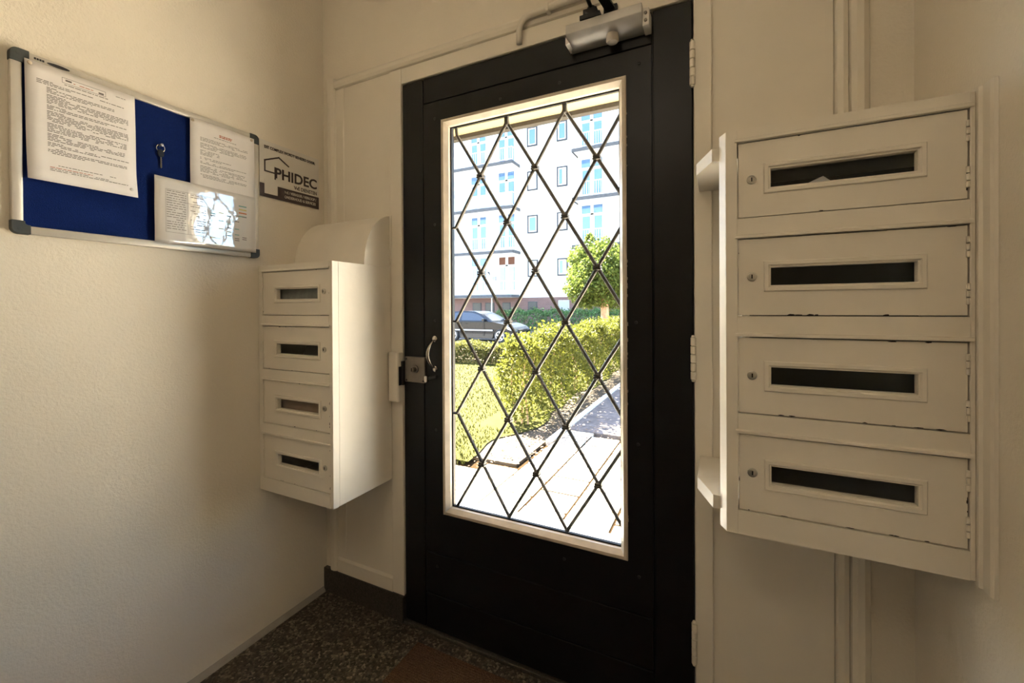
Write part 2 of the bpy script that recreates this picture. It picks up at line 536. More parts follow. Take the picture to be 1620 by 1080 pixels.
# ------------------------------------------------------------------ the black front door
door = thing('door_1', ((DL+DR)/2, D, 0.014), 'black front door with diamond lattice glazing and cream bead', kind='structure')
DB = 0.014
YD1 = D+0.055
BX0, BX1, BZ0, BZ1 = -0.898, -0.244, 0.450, 1.870        # outer edge of glazing bead
HX0, HX1, HZ0, HZ1 = BX0+0.014, BX1-0.014, BZ0+0.014, BZ1-0.014
gp = 0.0022
GX0, GX1 = -0.982, -0.171
ZT = 1.945
MB().box(DL, GX0-gp, D, YD1, DB, DT).build('stile', BLACK, door, 0.002)
MB().box(GX1+gp, DR, D, YD1, DB, DT).build('stile', BLACK, door, 0.002)
MB().box(GX0+gp, GX1-gp, D, YD1, ZT+gp, DT).build('rail', BLACK, door, 0.002)
fr = MB()
fr.box(GX0+gp, HX0, D, YD1, 0.297+gp, ZT-gp)
fr.box(HX1, GX1-gp, D, YD1, 0.297+gp, ZT-gp)
fr.box(HX0, HX1, D, YD1, 0.297+gp, HZ0)
fr.box(HX0, HX1, D, YD1, HZ1, ZT-gp)
fr.build('glazing_panel', BLACK, door)
MB().box(GX0+gp, GX1-gp, D, YD1, 0.145+gp, 0.297-gp).build('board', BLACK, door, 0.002)
MB().box(GX0+gp, GX1-gp, D, YD1, DB, 0.145-gp).build('board', BLACK, door, 0.002)
cr_ = MB()
cr_.box(DL+0.004, HX0-0.002, D+0.008, YD1-0.008, DB+0.004, DT-0.004)
cr_.box(HX1+0.002, DR-0.004, D+0.008, YD1-0.008, DB+0.004, DT-0.004)
cr_.box(HX0-0.002, HX1+0.002, D+0.008, YD1-0.008, DB+0.004, HZ0-0.002)
cr_.box(HX0-0.002, HX1+0.002, D+0.008, YD1-0.008, HZ1+0.002, DT-0.004)
cr_.build('core', BLACK, door)
# glazing bead: four mitred strips with a sloping inner face
YG = D+0.024
def bead(side):
    prof = [(0.0, 0.0), (0.0, -0.007), (0.003, -0.009), (0.011, -0.009), (0.022, 0.008), (0.022, 0.022)]
    # (distance in from the outer edge, y offset)
    b = MB()
    ring = []
    for t, dy in prof + [(0.0, 0.022)]:
        x0, x1, z0, z1 = BX0+t, BX1-t, BZ0+t, BZ1-t
        c = {'l': ((x0, z0), (x0, z1)), 'r': ((x1, z0), (x1, z1)), 't': ((x0, z1), (x1, z1)), 'b': ((x0, z0), (x1, z0))}[side]
        ring.append([(p[0], D+dy, p[1]) for p in c])
    n = len(ring)
    vs = [q[0] for q in ring] + [q[1] for q in ring]
    fs = [(i, (i+1) % n, (i+1) % n+n, i+n) for i in range(n)] + [tuple(range(n)), tuple(range(2*n-1, n-1, -1))]
    b.add(vs, fs)
    return b.build('glazing_bead', BEADP, door)
for sd in 'lrtb': bead(sd)
# dark rubber seal and glass
IX0, IX1, IZ0, IZ1 = BX0+0.022, BX1-0.022, BZ0+0.022, BZ1-0.022
s_ = MB()
q = 0.004
s_.box(IX0-0.004, IX0+q, D+0.020, YG-0.0005, IZ0-0.004, IZ1+0.004)
s_.box(IX1-q, IX1+0.004, D+0.020, YG-0.0005, IZ0-0.004, IZ1+0.004)
s_.box(IX0+q, IX1-q, D+0.020, YG-0.0005, IZ0-0.004, IZ0+q)
s_.box(IX0+q, IX1-q, D+0.020, YG-0.0005, IZ1-q, IZ1+0.004)
s_.build('glazing_seal', DARKGAP, door)
MB().box(IX0-0.006, IX1+0.006, YG, YG+0.005, IZ0-0.006, IZ1+0.006).build('glass_pane', GLASS, door)
# wrought lattice on the street side of the glass
lat = thing('lattice', ORG[door.name])
lat.parent = door
lat.location = (0, 0, 0)
LY = YG+0.014
xs = [-0.866 + 0.1047*i for i in range(7)]
zs = [0.469, 0.638, 0.808, 0.978, 1.145, 1.317, 1.487, 1.660]
ZTOP = 1.832
def px(u): return -0.866 + 0.1047*u
def seg_poly(p, q_, dy):
    b = MB()
    b.tube([(p[0], LY+dy, p[1]), (q_[0], LY+dy, q_[1])], 0.0060, n=8)
    return b
zz = zs + [ZTOP]
def clip_bar(u0, dirn, dy):
    pts = []
    for k in range(9):
        u = u0 + dirn*k
        if -0.001 <= u <= 6.001: pts.append((px(u), zz[k]))
    if len(pts) < 2: return
    b = MB()
    P3 = [(x, LY+dy, z) for x, z in pts]
    if abs(pts[-1][1]-ZTOP) < 1e-6:          # the heads run up together into a short stem
        x, z = pts[-1]
        P3[-1] = (x-0.003*dirn, LY+dy, z-0.006)
        P3.append((x-0.001*dirn, LY+dy, z+0.012))
        P3.append((x-0.001*dirn, LY+dy, IZ1+0.012))
    b.tube(P3, 0.0060, n=8)
    b.build('bar', LATTICE, lat, smooth=False)
for u0 in range(-8, 7, 2): clip_bar(u0, 1, 0.0)
for u0 in range(0, 16, 2): clip_bar(u0, -1, 0.006)
for k in range(0, 9):
    for i in range(7):
        if (i+k) % 2 == 0 and 0 < k < 8:
            x, z = px(i), zz[k]
            c = MB()
            if i == 0:
                c.box(x-0.016, x+0.004, LY-0.006, LY+0.010, z-0.0035, z+0.0035)
            elif i == 6:
                c.box(x-0.004, x+0.016, LY-0.006, LY+0.010, z-0.0035, z+0.0035)
            else:
                c.box(x-0.0125, x+0.0125, LY-0.0085, LY+0.0145, z-0.0072, z-0.0006)
                c.box(x-0.0115, x+0.0115, LY-0.0085, LY+0.0145, z+0.0008, z+0.0070)
            c.build('collar', LATTICE, lat, 0.0015)
for i in (2, 4):
    MB().box(px(i)-0.007, px(i)+0.007, LY-0.005, LY+0.009, ZTOP-0.012, ZTOP+0.028).build('collar', LATTICE, lat, 0.002)
# screw heads and plugs on the leaf
for x, z in [(-0.207, 1.899), (-0.219, 1.149), (-0.214, 0.794), (-0.213, 0.408), (-0.442, 0.402), (-0.929, 1.882), (-0.932, 1.498), (-0.934, 1.148), (-0.932, 0.749), (-0.93, 0.25), (-0.45, 1.90), (-0.66, 1.895)]:
    sc = MB()
    sc.lathe([(0.0050, D+0.001), (0.0050, D-0.0015), (0.0035, D-0.0022)], (x, 0, z), 'y', 12)
    sc.box(x-0.003, x+0.003, D-0.0024, D-0.0021, z-0.0005, z+0.0005, 1)
    sc.build('screw', [mat('screw_black', (0.03, 0.03, 0.032), 0.3, metal=0.3) if 'screw_black' not in MATS else MATS['screw_black'], DARKGAP], door, auto=True)
# flaked paint round the bead
fl = MB()
for i in range(26):
    t = random.random()
    sd = random.choice('rrrrbl')
    if sd == 'r': x, z = BX1+0.0005, BZ0+t*(BZ1-BZ0)
    elif sd == 'l': x, z = BX0-0.0015, BZ0+t*(BZ1-BZ0)
    else: x, z = BX0+t*(BX1-BX0), BZ0-0.002
    sz = random.uniform(0.0008, 0.0022)
    if sd == 'b': fl.box(x-sz*3, x+sz*3, D-0.0006, D, z-sz, z+sz*0.6)
    else: fl.box(x-sz*0.4, x+sz, D-0.0006, D, z-sz*2.5, z+sz*2.5)
tag(fl.build('paint_flakes', mat('flaked_primer', (0.42, 0.36, 0.30), 0.8), door), kind='stuff')
# three painted hinges
for z0, z1 in ((1.792, 1.924), (0.988, 1.117), (0.208, 0.333)):
    h = MB()
    x, y, rr = DR+0.001, D-0.0075, 0.0072
    n = 5
    L = (z1-z0-0.012)/n
    h.lathe([(0.0, z0), (0.004, z0+0.001), (rr*0.8, z0+0.005), (rr*0.5, z0+0.006)], (x, y, 0), 'z', 14)
    for k in range(n):
        a = z0+0.006+k*L
        h.lathe([(rr*0.6, a), (rr, a+0.0016), (rr, a+L-0.0016), (rr*0.6, a+L)], (x, y, 0), 'z', 14)
    h.lathe([(rr*0.5, z1-0.006), (rr*0.8, z1-0.005), (0.004, z1-0.001), (0.0, z1)], (x, y, 0), 'z', 14)
    h.build('hinge', PAINT, door, auto=True)
# rim lock with cylinder and little lever
lk = MB().box(-1.0665, -0.974, D-0.011, D, 0.918, 1.013).build('rim_lock', STEELDK, door, 0.002)
cy = MB()
cy.lathe([(0.015, D-0.011), (0.015, D-0.016), (0.010, D-0.018), (0.0095, D-0.032), (0.008, D-0.033)], (-1.016, 0, 0.968), 'y', 20)
cy.box(-1.0172, -1.0148, D-0.0342, D-0.033, 0.962, 0.974, 1)
cy.build('lock_cylinder', [STEELDK, DARKGAP], lk, auto=True)
lb = MB()
for x, z in ((-1.058, 1.004), (-1.058, 0.925), (-0.980, 0.925)):
    lb.lathe([(0.0035, D-0.011), (0.0035, D-0.0125)], (x, 0, z), 'y', 10)
lb.build('lock_screws', BLACKMETAL, lk)
lv = MB()
lv.box(-0.9735, -0.960, D-0.016, D-0.001, 0.924, 0.946)
lv.build('lock_latch_end', CHROME, lk, 0.002)
MB().prism([(-0.958, 0.930), (-0.925, 0.938), (-0.921, 0.944), (-0.925, 0.950), (-0.958, 0.944)], 'y', D-0.012, D-0.001).build('lock_lever', BLACKMETAL, lk, 0.002)
# chrome pull handle
ph = MB()
pts, rad = [], []
for i in range(17):
    t = i/16
    z = 0.978 + t*0.098
    a = math.sin(math.pi*t)
    pts.append((-0.936-0.006*a, D-0.004-0.030*a**0.7, z))
    rad.append(0.0035+0.0032*a)
ph.tube(pts, rad, n=12)
for z in (0.972, 1.082):
    ph.lathe([(0.011, D), (0.011, D-0.003), (0.007, D-0.005)], (-0.934, 0, z), 'y', 18)
ph.build('pull_handle', CHROME, door, auto=True)
MB().lathe([(0.006, D), (0.006, D-0.002), (0.004, D-0.003)], (-0.969, 0, 1.059), 'y', 14).build('plug', BLACK, door)
# dark latch keep in the gap beside the lock
MB().box(-1.0766, -1.0665, D-0.020, D-0.0005, 0.905, 0.995).build('latch', BLACKMETAL, door, 0.002)

# strike box screwed to the jamb
stb = thing('lock_keep', (-1.10, D-0.006, 0.84), 'cream painted lock keep box on the jamb beside the rim lock', 'lock keep')
MB().prism([(-1.130, D-0.006), (-1.130, D-0.028), (-1.124, D-0.034), (-1.086, D-0.034), (-1.080, D-0.028), (-1.080, D-0.006)], 'z', 0.842, 1.028).build('cover', PAINT, stb, 0.003)
bk = MB()
bk.box(-1.0799, -1.0768, D-0.030, D-0.007, 0.905, 0.975)
bk.build('keep_plate', BLACKMETAL, stb)

# ------------------------------------------------------------------ mailbox cabinets
LOCKM = mat('cam_lock', (0.55, 0.52, 0.47), 0.3, metal=0.85)
def mailbox_door(root, x0, x1, z0, z1, lock_side, hinge_side, sx0, sx1, sz0, sz1, lz, chips):
    y0, y1 = YB+0.003, YB+0.018
    b = MB()
    g = 0.0023
    X0, X1, Z0, Z1 = x0+g, x1-g, z0+g, z1-g
    b.box(X0, sx0, y0, y1, Z0, Z1)
    b.box(sx1, X1, y0, y1, Z0, Z1)
    b.box(sx0, sx1, y0, y1, Z0, sz0)
    b.box(sx0, sx1, y0, y1, sz1, Z1)
    d_ = b.build('door', PAINT2, root)
    # moulded frame: flat fillet step then slope into the slot
    fm = MB()
    def ringb(a, bq, ya, yb_):
        o = [(sx0-a, ya, sz0-a), (sx1+a, ya, sz0-a), (sx1+a, ya, sz1+a), (sx0-a, ya, sz1+a)]
        i = [(sx0-bq, yb_, sz0-bq), (sx1+bq, yb_, sz0-bq), (sx1+bq, yb_, sz1+bq), (sx0-bq, yb_, sz1+bq)]
        fm.add(o+i, [(k, (k+1) % 4, (k+1) % 4+4, k+4) for k in range(4)])
    ringb(0.0125, 0.0105, y0, y0-0.0035)
    ringb(0.0105, 0.0045, y0-0.0035, y0-0.0035)
    ringb(0.0045, -0.0005, y0-0.0035, y0+0.004)
    ringb(-0.0005, -0.0005, y0+0.004, y1)
    fm.build('slot_frame', PAINT2, d_)
    MB().box(sx0-0.004, sx1+0.004, y1+0.0005, y1+0.003, sz0-0.004, sz1+0.004).build('slot_pane', SLOTGLASS, d_)
    lx = (x1-0.026) if lock_side == 'r' else (x0+0.026)
    l = MB()
    l.lathe([(0.0092, y0+0.001), (0.0092, y0-0.002), (0.0072, y0-0.003), (0.0070, y0-0.0015), (0.0060, y0-0.0015), (0.0058, y0-0.003), (0.003, y0-0.0033)], (lx, 0, lz), 'y', 20)
    l.box(lx-0.0012, lx+0.0012, y0-0.0042, y0-0.0030, lz-0.004, lz+0.004, 1)
    l.build('cam_lock', [LOCKM, DARKGAP], d_, auto=True)
    # hinge barrels
    hx = X0-0.0004 if hinge_side == 'l' else X1+0.0004
    H = Z1-Z0
    for c in (0.24, 0.76):
        hb = MB()
        for k in range(3):
            a = Z0+H*c-0.018+k*0.0125
            hb.lathe([(0.0016, a), (0.0028, a+0.0006), (0.0028, a+0.0105), (0.0016, a+0.0111)], (hx, y0-0.0006, 0), 'z', 10)
        hb.build('hinge', PAINT2, d_, auto=True)
    # chipped paint along the door's edges
    ch = MB()
    for k in range(chips):
        s_ = random.random()
        w_, h_ = random.uniform(0.002, 0.008), random.uniform(0.0007, 0.0018)
        if random.random() < 0.55:
            x = X0+0.01+s_*(X1-X0-0.03)
            z = Z0+h_*0.4 if random.random() < 0.75 else Z1-h_*0.4
            n = 7
            poly = [(x+w_*math.cos(6.283*i/n)*random.uniform(.6, 1.2), z+h_*math.sin(6.283*i/n)*random.uniform(.5, 1.2)) for i in range(n)]
        else:
            z = Z0+0.01+s_*(H-0.02)
            x = (X1-h_*0.5 if hinge_side == 'r' else X1-h_*0.4) if random.random() < 0.8 else X0+h_*0.4
            n = 7
            poly = [(x+h_*math.cos(6.283*i/n)*random.uniform(.5, 1.2), z+0.7*w_*math.sin(6.283*i/n)*random.uniform(.6, 1.2)) for i in range(n)]
        ch.prism(poly, 'y', y0-0.00025, y0)
    tag(ch.build('paint_chips', CHIP, d_), kind='stuff')
    return d_

def cabinet_frame(root, x0, x1, zt, zb, rows, dx0, dx1, chamfer_left=0.0):
    ya, yb_ = YB, YB+0.026
    # left stile, right stile
    if chamfer_left:
        MB().prism([(x0, ya), (dx0, ya), (dx0, yb_), (x0-chamfer_left, yb_), (x0-chamfer_left, yb_-0.003)], 'z', zb, zt).build('stile', PAINT2, root, 0.001)
    else:
        MB().box(x0, dx0, ya, yb_, zb, zt).build('stile', PAINT2, root, 0.0015)
    MB().box(dx1, x1, ya, yb_, zb, zt).build('stile', PAINT2, root, 0.0015)
    edges = [zt] + [e for rr in rows for e in rr] + [zb]
    for i in range(0, len(edges), 2):
        a, b_ = edges[i+1], edges[i]
        r_ = MB()
        r_.box(dx0, dx1, ya, yb_, a, b_)
        if i < len(edges)-2:      # small drip lip over the door
            r_.prism([(ya, a+0.0005), (ya-0.0035, a+0.001), (ya-0.0035, a+0.006), (ya, a+0.008)], 'x', dx0-0.004, dx1+0.004)
        r_.build('rail', PAINT2, root)

# left cabinet
LX0, LX1, LZT, LZB = XL+0.001, -1.134, 1.351, 0.538
lrows = [(1.327, 1.171), (1.134, 0.978), (0.939, 0.783), (0.742, 0.584)]
cab = thing('mailbox_cabinet', ((LX0+LX1)/2, YB+0.14, LZB), 'cream four-door mailbox cabinet in the corner under the notice board and sign', 'mailbox cabinet', 'mailbox cabinets')
cabinet_frame(cab, LX0, LX1, LZT, LZB, lrows, -1.490, -1.149)
MB().box(LX1-0.016, LX1-0.0005, YB+0.0265, D-0.007, LZB, LZT).build('side_panel', PAINT2, cab, 0.0015)
MB().box(LX0, LX1-0.0165, YB+0.0265, D-0.02, LZT-0.014, LZT-0.001).build('top', PAINT2, cab)
MB().box(LX0, LX1-0.0165, YB+0.0265, D-0.02, LZB+0.001, LZB+0.014).build('bottom', PAINT2, cab)
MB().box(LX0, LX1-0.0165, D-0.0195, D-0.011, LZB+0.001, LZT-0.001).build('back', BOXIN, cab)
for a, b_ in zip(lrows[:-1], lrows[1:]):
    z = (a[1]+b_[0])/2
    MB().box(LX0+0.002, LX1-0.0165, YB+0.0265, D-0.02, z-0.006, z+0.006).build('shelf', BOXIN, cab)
for i, (zt, zb) in enumerate(lrows):
    s0 = zt-0.099
    mailbox_door(cab, -1.490, -1.149, zb, zt, 'r', 'l', -1.415, -1.205, s0, s0+0.036, zt-0.0755, (3, 4, 9, 6)[i])

# right cabinet
RX0, RX1, RZT, RZB = 0.012, 0.388, 1.555, 0.728
rrows = [(1.529, 1.374), (1.333, 1.175), (1.133, 0.976), (0.935, 0.777)]
cab2 = thing('mailbox_cabinet', ((RX0+RX1)/2, YB+0.14, RZB), 'cream four-door mailbox cabinet hung beside the hinge side of the black door', 'mailbox cabinet', 'mailbox cabinets')
cabinet_frame(cab2, RX0, RX1, RZT, RZB, rrows, 0.033, 0.381, 0.012)
# scribed moulding against the side wall
MB().prism([(0.3885, YB+0.02), (0.3885, YB-0.006), (0.3925, YB-0.010), (0.3925, YB-0.030), (0.395, YB-0.036), (XR-0.0005, YB-0.038), (XR-0.0005, YB+0.02)], 'z', RZB-0.006, RZT+0.004).build('wall_moulding', PAINT2, cab2)
MB().box(0.042, 0.056, YB+0.0265, D-0.007, RZB+0.06, RZT-0.05).build('side_panel', PAINT2, cab2)
plate = [(XR-0.001, YB+0.0265), (-0.014, YB+0.0265), (-0.049, 1.105), (-0.049, D-0.007), (XR-0.001, D-0.007)]
MB().prism(plate, 'z', 1.506, 1.534).build('top', PAINT2, cab2, 0.001)
MB().prism(plate, 'z', 0.760, 0.789).build('bottom', PAINT2, cab2, 0.001)
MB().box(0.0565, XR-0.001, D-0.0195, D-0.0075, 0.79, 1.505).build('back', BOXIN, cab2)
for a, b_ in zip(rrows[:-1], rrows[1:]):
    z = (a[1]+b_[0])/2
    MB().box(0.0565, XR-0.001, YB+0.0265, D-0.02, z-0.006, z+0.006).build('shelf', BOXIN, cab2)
for i, (zt, zb) in enumerate(rrows):
    s0 = zt-0.0965
    mailbox_door(cab2, 0.033, 0.381, zb, zt, 'l', 'r', 0.092, 0.315, s0, s0+0.0365, zt-0.078, (8, 8, 9, 11)[i])

# post waiting inside
tag(MB().prism([(YB+0.024, 1.180), (YB+0.028, 1.180), (YB+0.040, 1.275), (YB+0.036, 1.275)], 'x', -1.44, -1.19).build('envelope', ENVG), 'pale grey envelope behind the top slot of the mailboxes under the notice board', 'envelope', 'post in the mailboxes')
tag(MB().prism([(YB+0.024, 0.80), (YB+0.028, 0.80), (YB+0.040, 0.885), (YB+0.036, 0.885)], 'x', -1.45, -1.18).build('envelope', ENVB), 'brown envelope behind the third slot of the mailboxes under the notice board', 'envelope', 'post in the mailboxes')
tag(MB().prism([(0.150, 1.434), (0.178, 1.4175), (0.196, 1.4345), (0.1815, 1.4475)], 'y', YB+0.023, YB+0.0245).build('envelope', ENVW), 'white envelope corner poking up in the top slot beside the black door', 'envelope', 'post in the mailboxes')
tag(MB().prism([(YB+0.030, 0.992), (YB+0.034, 0.992), (YB+0.060, 1.062), (YB+0.056, 1.062)], 'x', -1.33, -1.21).build('envelope', mat('envelope_dark', (0.12, 0.10, 0.09), 0.7)), 'dark brown envelope behind the second slot of the mailboxes under the notice board', 'envelope', 'post in the mailboxes')

# quarter-round hood over the left cabinet
hd = thing('mail_chute_hood', (-1.32, 1.2, LZT), 'cream quarter-round chute hood above the corner mailbox cabinet', 'chute hood')
poly = [(D+0.008, LZT+0.0005)]
for i in range(15):
    a = math.pi/2*i/14
    poly.append((D+0.008-0.146*math.cos(a), LZT+0.0005+0.197*math.sin(a)))
hb = MB().prism(poly, 'x', XL+0.001, -1.139).build('hood', PAINT2, hd, auto=True)
MB().box(-1.1385, -1.128, D-0.010, D-0.0065, LZT+0.012, LZT+0.198).build('flange', PAINT2, hd, 0.001)

# ------------------------------------------------------------------ door closer and conduit
cl = thing('door_closer', (-0.30, 1.24, 1.985), 'silver overhead door closer with black arm on the black door', 'door closer')
prof = [(D-0.0005, 1.976), (D-0.020, 1.976), (D-0.040, 1.982), (D-0.056, 1.992), (D-0.064, 2.003), (D-0.064, 2.028), (D-0.058, 2.032), (D-0.0005, 2.032)]
MB().prism(prof, 'x', -0.408, -0.190).build('body', CLOSER, cl, 0.0015, auto=True)
e1 = MB().box(-0.190, -0.172, D-0.050, D-0.0005, 1.972, 2.020).build('end_bracket', mat('bracket_white', (0.70, 0.66, 0.60), 0.4), cl, 0.002)
sb = MB()
for z in (1.985, 2.005):
    sb.lathe([(0.0045, D-0.050), (0.0045, D-0.053), (0.003, D-0.054)], (-0.181, 0, z), 'y', 12)
sb.build('bracket_screws', STEELDK, e1)
MB().prism([(-0.4095, 1.974), (-0.4095, 1.998), (-0.398, 1.978)], 'y', D-0.060, D-0.01).build('end_cap', MATS['bracket_white'], cl)
MB().lathe([(0.0, 1.958), (0.015, 1.959), (0.0175, 1.963), (0.0175, 1.981)], (-0.276, D-0.034, 0), 'z', 22).build('valve_knob', mat('knob_grey', (0.42, 0.38, 0.33), 0.5), cl, auto=True)
hub = MB()
hub.box(-0.366, -0.306, D-0.062, D-0.018, 2.0325, 2.046)
hub.box(-0.356, -0.316, D-0.060, D-0.014, 2.046, 2.062)
hub.lathe([(0.012, 2.062), (0.012, 2.074), (0.009, 2.077)], (-0.336, D-0.040, 0), 'z', 14)
hub.build('hub', BLACKMETAL, cl, 0.0015)
MB().tube([(-0.336, D-0.045, 2.072), (-0.336, D-0.16, 2.080), (-0.335, D-0.27, 2.088)], 0.006, 10).build('rod', BLACKMETAL, cl)
arm = MB()
A, Bp = Vector((-0.335, D-0.275, 2.096)), Vector((-0.286, D-0.016, 2.070))
t = (Bp-A).normalized(); sd = t.cross(Vector((0, 0, 1))).normalized()*0.014; up = Vector((0, 0, 0.003))
vs = [A-sd-up, A+sd-up, A+sd+up, A-sd+up, Bp-sd-up, Bp+sd-up, Bp+sd+up, Bp-sd+up]
arm.add(vs, [(0, 1, 2, 3), (7, 6, 5, 4), (0, 4, 5, 1), (1, 5, 6, 2), (2, 6, 7, 3), (3, 7, 4, 0)])
arm.build('arm', BLACKMETAL, cl)
MB().lathe([(0.010, 2.080), (0.010, 2.104)], (-0.335, D-0.272, 0), 'z', 14).build('elbow', BLACKMETAL, cl)
MB().box(-0.306, -0.266, D-0.018, D-0.0045, 2.054, 2.082).build('frame_shoe', BLACKMETAL, cl, 0.002)

cd = thing('cable_conduit', (-0.4, D-0.02, 2.05), 'cream plastic cable conduit bent over the door head', 'conduit')
pts = [(-0.583, D-0.012, 2.052), (-0.583, D-0.013, 2.072)]
for i in range(9):
    a = math.pi/2*i/8
    pts.append((-0.583+0.045*(1-math.cos(a)), D-0.014-0.010*math.sin(a), 2.078+0.047*math.sin(a)))
pts += [(-0.45, D-0.026, 2.127), (-0.30, D-0.026, 2.128), (0.0, D-0.026, 2.128), (0.24, D-0.026, 2.128)]
MB().tube(pts, 0.0095, 12).build('pipe', CONDUIT, cd, smooth=True)
for x in (-0.478, -0.10, 0.15):
    MB().box(x-0.005, x+0.005, D-0.037, D-0.0105, 2.112, 2.138).build('clip', CONDUIT, cd, 0.002)

# ------------------------------------------------------------------ notice board on the left wall
XN = XL
Y0, Y1, Z0, Z1 = 0.381, 0.981, 1.377, 1.818
nb = thing('notice_board', (XN+0.01, (Y0+Y1)/2, Z0), 'blue felt notice board with aluminium frame and dark corner caps', 'notice board')
FW = 0.021
MB().box(XN+0.0005, XN+0.009, Y0+0.01, Y1-0.01, Z0+0.01, Z1-0.01).build('felt_panel', FELT, nb)
def frame_bar(y0, y1, z0, z1):
    return MB().box(XN+0.0005, XN+0.016, y0, y1, z0, z1).build('frame_bar', BOARDALU, nb, 0.004, auto=True)
frame_bar(Y0+0.028, Y1-0.028, Z1-FW, Z1-0.001)
frame_bar(Y0+0.028, Y1-0.028, Z0+0.001, Z0+FW)
frame_bar(Y0+0.001, Y0+FW, Z0+0.028, Z1-0.028)
frame_bar(Y1-FW, Y1-0.001, Z0+0.028, Z1-0.028)
def cap(yc, zc, sy, sz):
    L, R_ = 0.032, 0.014
    poly = [(yc+sy*L, zc)]
    for i in range(7):
        a = math.pi/2*i/6
        poly.append((yc+sy*(R_-R_*math.sin(a)), zc+sz*(R_-R_*math.cos(a))))
    poly += [(yc, zc+sz*L), (yc+sy*0.0225, zc+sz*L), (yc+sy*0.0225, zc+sz*0.026), (yc+sy*0.026, zc+sz*0.0225), (yc+sy*L, zc+sz*0.0225)]
    c_ = MB().prism(poly, 'x', XN+0.0003, XN+0.0185).build('corner_cap', CAPGREY, nb, 0.0015)
    MB().lathe([(0.004, XN+0.0180), (0.004, XN+0.0192), (0.002, XN+0.0195)], (0, yc+sy*0.013, zc+sz*0.012), 'x', 12).build('cap_screw', CAPGREY, c_)
cap(Y0, Z0, 1, 1); cap(Y0, Z1, 1, -1); cap(Y1, Z0, -1, 1); cap(Y1, Z1, -1, -1)
mk = MB()
n = 16
mk.prism([(Y0+0.083+0.021*math.cos(6.283*i/n), Z1-0.0115+0.0042*math.sin(6.283*i/n)) for i in range(n)], 'x', XN+0.0161, XN+0.0163)
for k in range(4): mk.box(XN+0.0161, XN+0.0163, Y0+0.040+k*0.0046, Y0+0.0438+k*0.0046, Z1-0.0135, Z1-0.0085)
mk.build('frame_print', INKB, nb)

# papers: thin curled sheets with printed lines
def sheet(name, y0, y1, z0, z1, x, m, label, group, curl=0.0, shear=0.0, parent=None):
    root = thing(name, (x, (y0+y1)/2, z0), label, 'paper', group)
    b = MB()
    nu, nv = 8, 14
    def P(s, t, off=0.0):
        dx = 0.0012*math.sin(3.1*s)+curl*max(0, 0.22-t)*(0.6+0.4*s)+0.0006*math.sin(9*t+2*s)
        return (x+dx+off, y0+(y1-y0)*s+shear*(1-t), z0+(z1-z0)*t)
    vs = [P(i/nu, j/nv) for j in range(nv+1) for i in range(nu+1)]
    fs = [(j*(nu+1)+i, j*(nu+1)+i+1, (j+1)*(nu+1)+i+1, (j+1)*(nu+1)+i) for j in range(nv) for i in range(nu)]
    b.add(vs, fs)
    o = b.build('page', m, root, smooth=True)
    so_ = o.modifiers.new('thickness', 'SOLIDIFY'); so_.thickness = 0.0003; so_.offset = -1
    return root, P
def words(b, P, s0, s1, t, h, mi=0, dens=0.86, jitter=True):
    s = s0
    while s < s1-0.01:
        wl = min(random.uniform(0.012, 0.055), s1-s)
        if random.random() < dens or not jitter:
            vs = [P(s, t, 0.0005), P(s+wl, t, 0.0005), P(s+wl, t+h, 0.0005), P(s, t+h, 0.0005)]
            b.add(vs, [(0, 1, 2, 3)], mi)
        s += wl+0.008
# 1: dense typed letter
pa, P = sheet('notice_sheet', 0.4035, 0.6170, 1.512, 1.798, XN+0.0205, PAPER, 'typed white notice with boxed heading covering the blue felt beside the hanging key', 'papers on the notice board', curl=0.03, shear=0.003)
b = MB()
t = 0.845
for s0, s1, n_ in ((0.09, 0.88, 2), (0.17, 0.78, 3), (0.17, 0.92, 5), (0.17, 0.90, 2), (0.17, 0.92, 6), (0.17, 0.90, 5), (0.17, 0.88, 4), (0.17, 0.92, 2), (0.17, 0.9, 3)):
    words(b, P, s0, s0+random.uniform(0.08, 0.16), t+0.013, 0.0068)
    for k in range(n_):
        words(b, P, s0, s1 if k < n_-1 else s0+(s1-s0)*random.uniform(0.3, 0.9), t, 0.0068)
        t -= 0.0135
    t -= 0.022
t -= 0.002
words(b, P, 0.25, 0.78, 0.150, 0.006)
for k in range(3): words(b, P, 0.18, (0.55, 0.72, 0.9)[k], 0.128-k*0.0135, 0.0055, 1 if k < 1 else 0)
for (a0, a1, b0, b1) in ((0.30, 0.70, 0.9415, 0.945), (0.30, 0.70, 0.897, 0.9005), (0.30, 0.304, 0.897, 0.945), (0.696, 0.70, 0.897, 0.945)):
    b.add([P(a0, b0, .0005), P(a1, b0, .0005), P(a1, b1, .0005), P(a0, b1, .0005)], [(0, 1, 2, 3)])
for (a0, a1, b0, b1) in ((0.33, 0.385, 0.917, 0.932), (0.63, 0.68, 0.905, 0.922)):
    b.add([P(a0, b0, .0005), P(a1, b0, .0005), P(a1, b1, .0005), P(a0, b1, .0005)], [(0, 1, 2, 3)], 2)
words(b, P, 0.40, 0.58, 0.914, 0.006, 1)
words(b, P, 0.32, 0.72, 0.880, 0.007)
words(b, P, 0.80, 0.90, 0.935, 0.005)
tag(b.build('typed_text', [INKL, INKR, INK], pa), kind='stuff')
